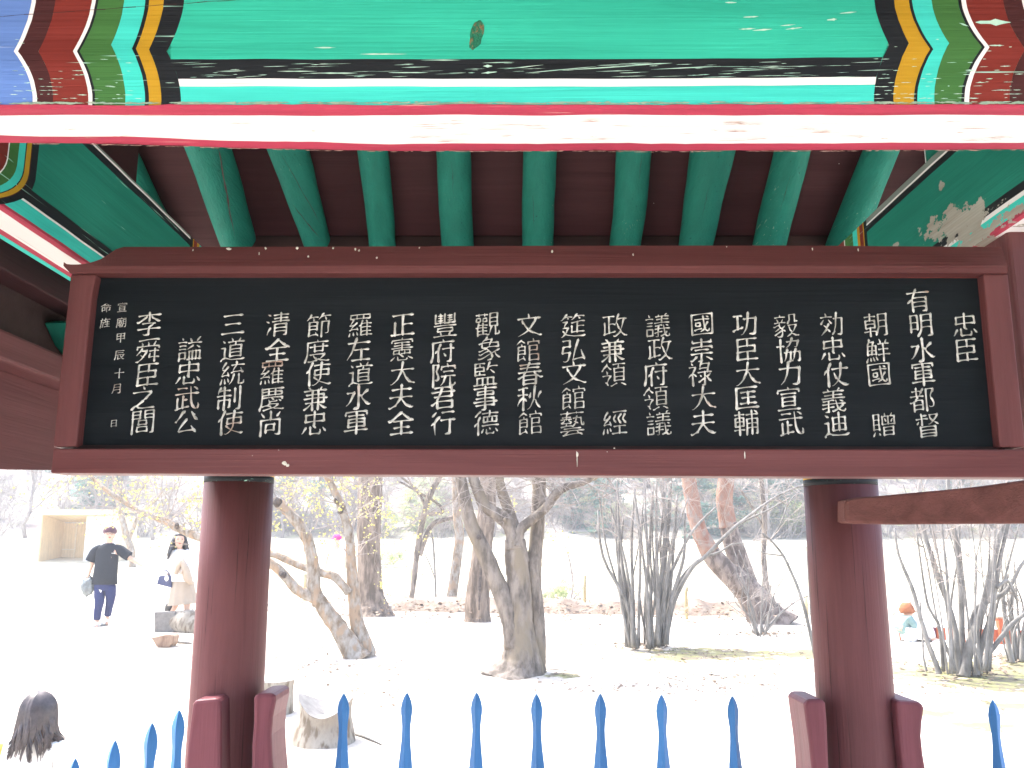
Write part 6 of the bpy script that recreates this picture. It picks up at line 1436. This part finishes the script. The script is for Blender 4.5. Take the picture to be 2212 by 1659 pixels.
m = MB(); c = W_(358, 1249, -.135); m.ell(c, (.035, .006, .05), 10, 8, fn=lambda d, q: q*(1+.3*noise.noise(d*3))); m.build('white_tag', WHITEC, hb)
# --- girl in front, seen from behind
Yg = 5.0
def K_(u, v, dy=0): return P(u, v, Yg+dy)
gg = K_(80, 1560); gb = H(gg.x, Yg)
gi = thing('person', 'small child with long dark wavy hair seen from behind at the lower left', 'person', (gg.x, Yg, gb))
hc = K_(82, 1543); pt = {}; E_ = []
def V(x, y, z_): return Vector((gg.x+x, Yg+y, gb+z_))
top_z = hc.z-gb
s_ = top_z/.97
pt = {'pelvis': (V(0, 0, .44*s_), .10, .08), 'waist': (V(0, 0, .54*s_), .095, .07), 'chest': (V(0, 0, .68*s_), .10, .075), 'neck0': (V(0, 0, .78*s_), .05), 'neck': (V(0, 0, .83*s_), .036), 'hb': (V(0, 0, .88*s_), .045)}
E_ = [('pelvis', 'waist'), ('waist', 'chest'), ('chest', 'neck0'), ('neck0', 'neck'), ('neck', 'hb')]
for k, q in (('L', -1), ('R', 1)):
    a = [V(.12*q, 0, .74*s_), V(.15*q, .02, .58*s_), V(.16*q, .08, .46*s_)]
    pt[k+'s'] = (a[0], .04); pt[k+'e'] = (a[1], .03); pt[k+'w'] = (a[2], .02); E_ += [('chest', k+'s'), (k+'s', k+'e'), (k+'e', k+'w')]; hand(pt, E_, a[2], a[2]+(a[2]-a[1]), 1, k+'h', .6, k+'w')
    pt[k+'h'] = (V(.055*q, 0, .38*s_), .06); pt[k+'k'] = (V(.06*q, .02, .21*s_), .045); pt[k+'a'] = (V(.06*q, 0, .06), .03); pt[k+'t'] = (V(.06*q, .10, .03), .028); E_ += [('pelvis', k+'h'), (k+'h', k+'k'), (k+'k', k+'a'), (k+'a', k+'t')]
skin('body', pt, E_, SKIN, gi, 2, 'pelvis')
m = head(gi, hc, .070, .084, .100); m.build('head', SKIN, gi); fw = Vector((.1, 1, -.1)); face(gi, hc, fw)
HAIRB = flat_mat('brown_black_hair', (.055, .042, .042), .38, .35, .6, 40)
rr = random.Random(8); m = MB(); fd = fw.normalized()
m.ell(hc+Vector((0, 0, .012))-fd*.01, (.086, .094, .100), 28, 18)
crown = hc+Vector((.004, -.03, .112))
for i in range(620):
    a = rr.uniform(0, 2*math.pi); d = Vector((math.cos(a), math.sin(a), 0))
    if d.dot(fd) > .55: continue
    L = rr.uniform(.13, .225)+.02*math.sin(a*4); ph = rr.uniform(0, 6); clump_ = round(a*3.2)/3.2; cd = Vector((math.cos(clump_), math.sin(clump_), 0)); pts = []; rad = []
    for k in range(6):
        t = k/5*math.pi/2; pts.append(hc+Vector((0, 0, .012))+d*(.090*math.sin(t))+Vector((0, 0, .104*math.cos(t)))-fd*.01); rad.append(.0075)
    for k in range(1, 9):
        t = k/8; out = .090+.010*t+.016*t*t*(1+.6*math.sin(clump_*3))
        dd = (d*(1-.5*t)+cd*.5*t).normalized(); sw = .010*math.sin(clump_*5+t*7)*t
        pts.append(hc+dd*(out+sw)+Vector((0, 0, .012-L*t))-fd*.01+Vector((-dd.y, dd.x, 0))*sw*1.2+dd*(.022*max(0, t-.75)*4*max(0, math.sin(clump_*2.3)))); rad.append(.0072*(1-.85*max(0, t-.3)/.7)+.0005)
    m.tube(pts, rad, 5)
m.build('hair', HAIRB, gi)
st = {'b': (V(0, 0, .36*s_), .17, .14), 'm': (V(0, 0, .55*s_), .125, .10), 'c': (V(0, 0, .70*s_), .12, .09), 'n': (V(0, 0, .79*s_), .06, .055), 'ls': (V(-.12, 0, .74*s_), .055), 'le': (V(-.15, .02, .58*s_), .045), 'lf': (V(-.16, .07, .48*s_), .04), 'rs': (V(.12, 0, .74*s_), .055), 're': (V(.15, .02, .58*s_), .045), 'rf': (V(.16, .07, .48*s_), .04)}
skin('white_dress', st, [('b', 'm'), ('m', 'c'), ('c', 'n'), ('c', 'ls'), ('ls', 'le'), ('le', 'lf'), ('c', 'rs'), ('rs', 're'), ('re', 'rf')], WHITEC, gi, 2, 'c')
for q in (-1, 1):
    m = MB(); m.ell(V(.06*q, .04, .035), (.038, .085, .035), 12, 8); m.build('shoe', WHITEC, gi)
# --- seated person in orange hat
g = G(1962, 1384); Yo = g.y-.05
def O_(u, v, dy=0): return P(u, v, Yo+dy)
pe = thing('person', 'person in orange hat and grey-green jacket sitting beside the right column', 'person', (O_(1960, 1384).x, Yo, g.z))
hc = O_(1959, 1318)
pt = {'pelvis': (O_(1948, 1372), .14, .12), 'waist': (O_(1948, 1362), .12, .09), 'chest': (O_(1953, 1346), .13, .10), 'neck0': (O_(1956, 1334), .06), 'neck': (O_(1957, 1329), .045), 'hb': (O_(1958, 1323), .05)}
E_ = [('pelvis', 'waist'), ('waist', 'chest'), ('chest', 'neck0'), ('neck0', 'neck'), ('neck', 'hb')]
for k, q in (('L', -.13), ('R', .13)):
    b0 = pt['chest'][0]; a = [b0+Vector((.03, q, .07)), b0+Vector((.10, q-.02, -.10)), b0+Vector((.24, q*.4-.04, -.06))]
    pt[k+'s'] = (a[0], .05); pt[k+'e'] = (a[1], .038); pt[k+'w'] = (a[2], .024); E_ += [('chest', k+'s'), (k+'s', k+'e'), (k+'e', k+'w')]; hand(pt, E_, a[2], a[2]+(a[2]-a[1]), 1, k+'h', .9, k+'w')
    p0 = pt['pelvis'][0]; a = [p0+Vector((.08, q*.7, 0)), p0+Vector((.30, q*.8-.05, .20)), p0+Vector((.38, q*.8-.05, -.05)), p0+Vector((.50, q*.8-.08, -.09))]
    pt[k+'h'] = (a[0], .085); pt[k+'k'] = (a[1], .065); pt[k+'a'] = (a[2], .042); pt[k+'t'] = (a[3], .035); E_ += [('pelvis', k+'h'), (k+'h', k+'k'), (k+'k', k+'a'), (k+'a', k+'t')]
skin('body', pt, E_, SKIN, pe, 2, 'pelvis')
m = head(pe, hc); m.build('head', SKIN, pe); fw = Vector((.9, .35, -.45)); face(pe, hc, fw)
m = MB(); m.ell(hc+Vector((-.015, 0, .03)), (.095, .095, .105), 30, 20, fn=lambda d, q: Vector((q.x*(1.12-.30*d.z), q.y*(1.12-.30*d.z), max(-.078, min(.08, q.z))))*(1+.12*noise.noise(d*5))); m.build('hat', ORANGE, pe)
st = {k: (v[0], v[1]*1.25, (v[2] if len(v) > 2 else v[1])*1.25) for k, v in pt.items() if k in ('waist', 'chest', 'neck0', 'Ls', 'Le', 'Rs', 'Re')}
st['pelvis'] = (pt['pelvis'][0]+Vector((-.04, 0, .03)), .17, .14); st['Lw'] = (pt['Lw'][0], .038); st['Rw'] = (pt['Rw'][0], .038)
skin('jacket', st, [('pelvis', 'waist'), ('waist', 'chest'), ('chest', 'neck0'), ('chest', 'Ls'), ('Ls', 'Le'), ('Le', 'Lw'), ('chest', 'Rs'), ('Rs', 'Re'), ('Re', 'Rw')], TEAL, pe, 2, 'chest')
tr = {'p': (pt['pelvis'][0], .16, .13)}; ee = []
for k in 'LR':
    for j in 'hka': tr[k+j] = (pt[k+j][0], pt[k+j][1]*1.3)
    ee += [('p', k+'h'), (k+'h', k+'k'), (k+'k', k+'a')]
skin('white_trousers', tr, ee, WHITEC, pe, 2, 'p')
for k in 'LR': m = MB(); m.ell(pt[k+'t'][0]-Vector((.04, 0, .0)), (.12, .05, .05), 12, 8); m.build('shoe', WHITEC, pe)
b0 = (pt['Lw'][0]+pt['Rw'][0])/2+Vector((.07, 0, .01))
ob = MB(); ob.ell(b0, (.07, .09, .05), 14, 10, fn=lambda d, q: q*(1+.2*noise.noise(d*3))); ob.tube([b0+Vector((.05, 0, 0)), b0+Vector((.11, 0, -.09)), b0+Vector((.12, 0, -.20))], [.045, .05, .02], 10)
o = ob.build('bundle', PLUMC, loc=b0); tag(o, 'small dark plum cloth bundle on the knees of the person in the orange hat', 'cloth bundle')
# --- far visitor with magenta cap
g = G(722, 1292); Yv = g.y
def F_(u, v, dy=0): return P(u, v, Yv+dy)
b0 = Vector((F_(722, 1292).x, Yv, g.z)); s_ = (F_(722, 1158).z-b0.z)/1.62
fv = thing('person', 'distant visitor in a magenta cap and white clothes between the stems of the leaning tree', 'person', b0)
def V(x, y, z_): return b0+Vector((x, y, z_))*s_
pt = {'pelvis': (V(0, 0, .85), .14*s_), 'chest': (V(0, 0, 1.2), .15*s_), 'neck': (V(0, 0, 1.4), .05*s_), 'hb': (V(0, 0, 1.48), .07*s_)}; E_ = [('pelvis', 'chest'), ('chest', 'neck'), ('neck', 'hb')]
for k, q in (('L', -1), ('R', 1)):
    for j, (x, y, z_, r) in {'s': (.19*q, 0, 1.3, .06), 'e': (.25*q, 0, 1.05, .045), 'w': (.26*q, -.1, .85, .03), 'h': (.09*q, 0, .75, .09), 'k': (.1*q, -.1*q, .45, .06), 'a': (.1*q, .05*q, .08, .04)}.items(): pt[k+j] = (V(x, y, z_), r*s_)
    E_ += [('chest', k+'s'), (k+'s', k+'e'), (k+'e', k+'w'), ('pelvis', k+'h'), (k+'h', k+'k'), (k+'k', k+'a')]; a = pt[k+'w'][0]; hand(pt, E_, a, a-Vector((0, 0, .1)), 1, k+'h', s_, k+'w')
skin('body', pt, E_, SKIN, fv, 2, 'pelvis')
st = {k: (v[0], v[1]*1.25) for k, v in pt.items() if k in ('pelvis', 'chest', 'Ls', 'Le', 'Lh', 'Lk', 'La', 'Rs', 'Re', 'Rh', 'Rk', 'Ra')}
skin('white_clothes', st, [('pelvis', 'chest')]+[('chest', k+'s') for k in 'LR']+[(k+'s', k+'e') for k in 'LR']+[('pelvis', k+'h') for k in 'LR']+[(k+'h', k+'k') for k in 'LR']+[(k+'k', k+'a') for k in 'LR'], WHITEC, fv, 2, 'chest')
hc = V(0, 0, 1.53); m = head(fv, hc, .08*s_, .09*s_, .11*s_); m.build('head', SKIN, fv)
m = MB(); m.ell(hc+Vector((0, 0, .05*s_)), (.12*s_, .12*s_, .09*s_), 16, 10); m.ell(hc+Vector((-.05, -.12, .02))*s_, (.1*s_, .1*s_, .012*s_), 12, 6); m.build('cap', MAGENTA, fv)
# --- bending visitor cut off by the left edge
Ye = 5.6
def E2(u, v, dy=0): return P(u, v, Ye+dy)
b0 = E2(-100, 1560); gz = H(b0.x, Ye); b0 = Vector((b0.x, Ye, gz))
sp = thing('person', 'crouching person in navy and yellow cut off by the left edge of the picture', 'person', b0)
def V(x, y, z_): return b0+Vector((x, y, z_))
pt = {'pelvis': (V(0, 0, .30), .14, .12), 'waist': (V(.0, 0, .42), .12, .10), 'chest': (V(.02, 0, .60), .13, .11), 'neck': (V(.02, 0, .74), .05), 'hb': (V(.02, 0, .82), .06)}
E_ = [('pelvis', 'waist'), ('waist', 'chest'), ('chest', 'neck'), ('neck', 'hb')]
for k, q in (('L', -1), ('R', 1)):
    a = [V(.02, .17*q, .66), V(.08, .2*q, .44), V(.14, .12*q, .36)]; pt[k+'s'] = (a[0], .05); pt[k+'e'] = (a[1], .04); pt[k+'w'] = (a[2], .026); E_ += [('chest', k+'s'), (k+'s', k+'e'), (k+'e', k+'w')]; hand(pt, E_, a[2], a[2]+Vector((.1, 0, -.05)), 1, k+'h', .9, k+'w')
    a = [V(.04, .1*q, .28), V(.12, .13*q, .42), V(.04, .12*q, .07), V(.10, .12*q, .03)]; pt[k+'h'] = (a[0], .08); pt[k+'k'] = (a[1], .055); pt[k+'a'] = (a[2], .038); pt[k+'t'] = (a[3], .032); E_ += [('pelvis', k+'h'), (k+'h', k+'k'), (k+'k', k+'a'), (k+'a', k+'t')]
skin('body', pt, E_, SKIN, sp, 2, 'pelvis'); hc = V(.02, 0, .88); m = head(sp, hc); m.build('head', SKIN, sp); face(sp, hc, Vector((1, .2, -.2))); hairdo(sp, hc, Vector((1, .2, -.2)), HAIR, .095, .12, 50, 4)
st = {k: (v[0], v[1]*1.25) for k, v in pt.items() if k in ('waist', 'chest', 'Ls', 'Le', 'Rs', 'Re')}
skin('navy_jacket', st, [('waist', 'chest'), ('chest', 'Ls'), ('Ls', 'Le'), ('chest', 'Rs'), ('Rs', 'Re')], NAVY, sp, 2, 'chest')
st = {k: (v[0], v[1]*1.25) for k, v in pt.items() if k in ('pelvis', 'Lh', 'Lk', 'La', 'Rh', 'Rk', 'Ra')}
skin('yellow_trousers', st, [('pelvis', 'Lh'), ('Lh', 'Lk'), ('Lk', 'La'), ('pelvis', 'Rh'), ('Rh', 'Rk'), ('Rk', 'Ra')], YELLOWC, sp, 2, 'pelvis')
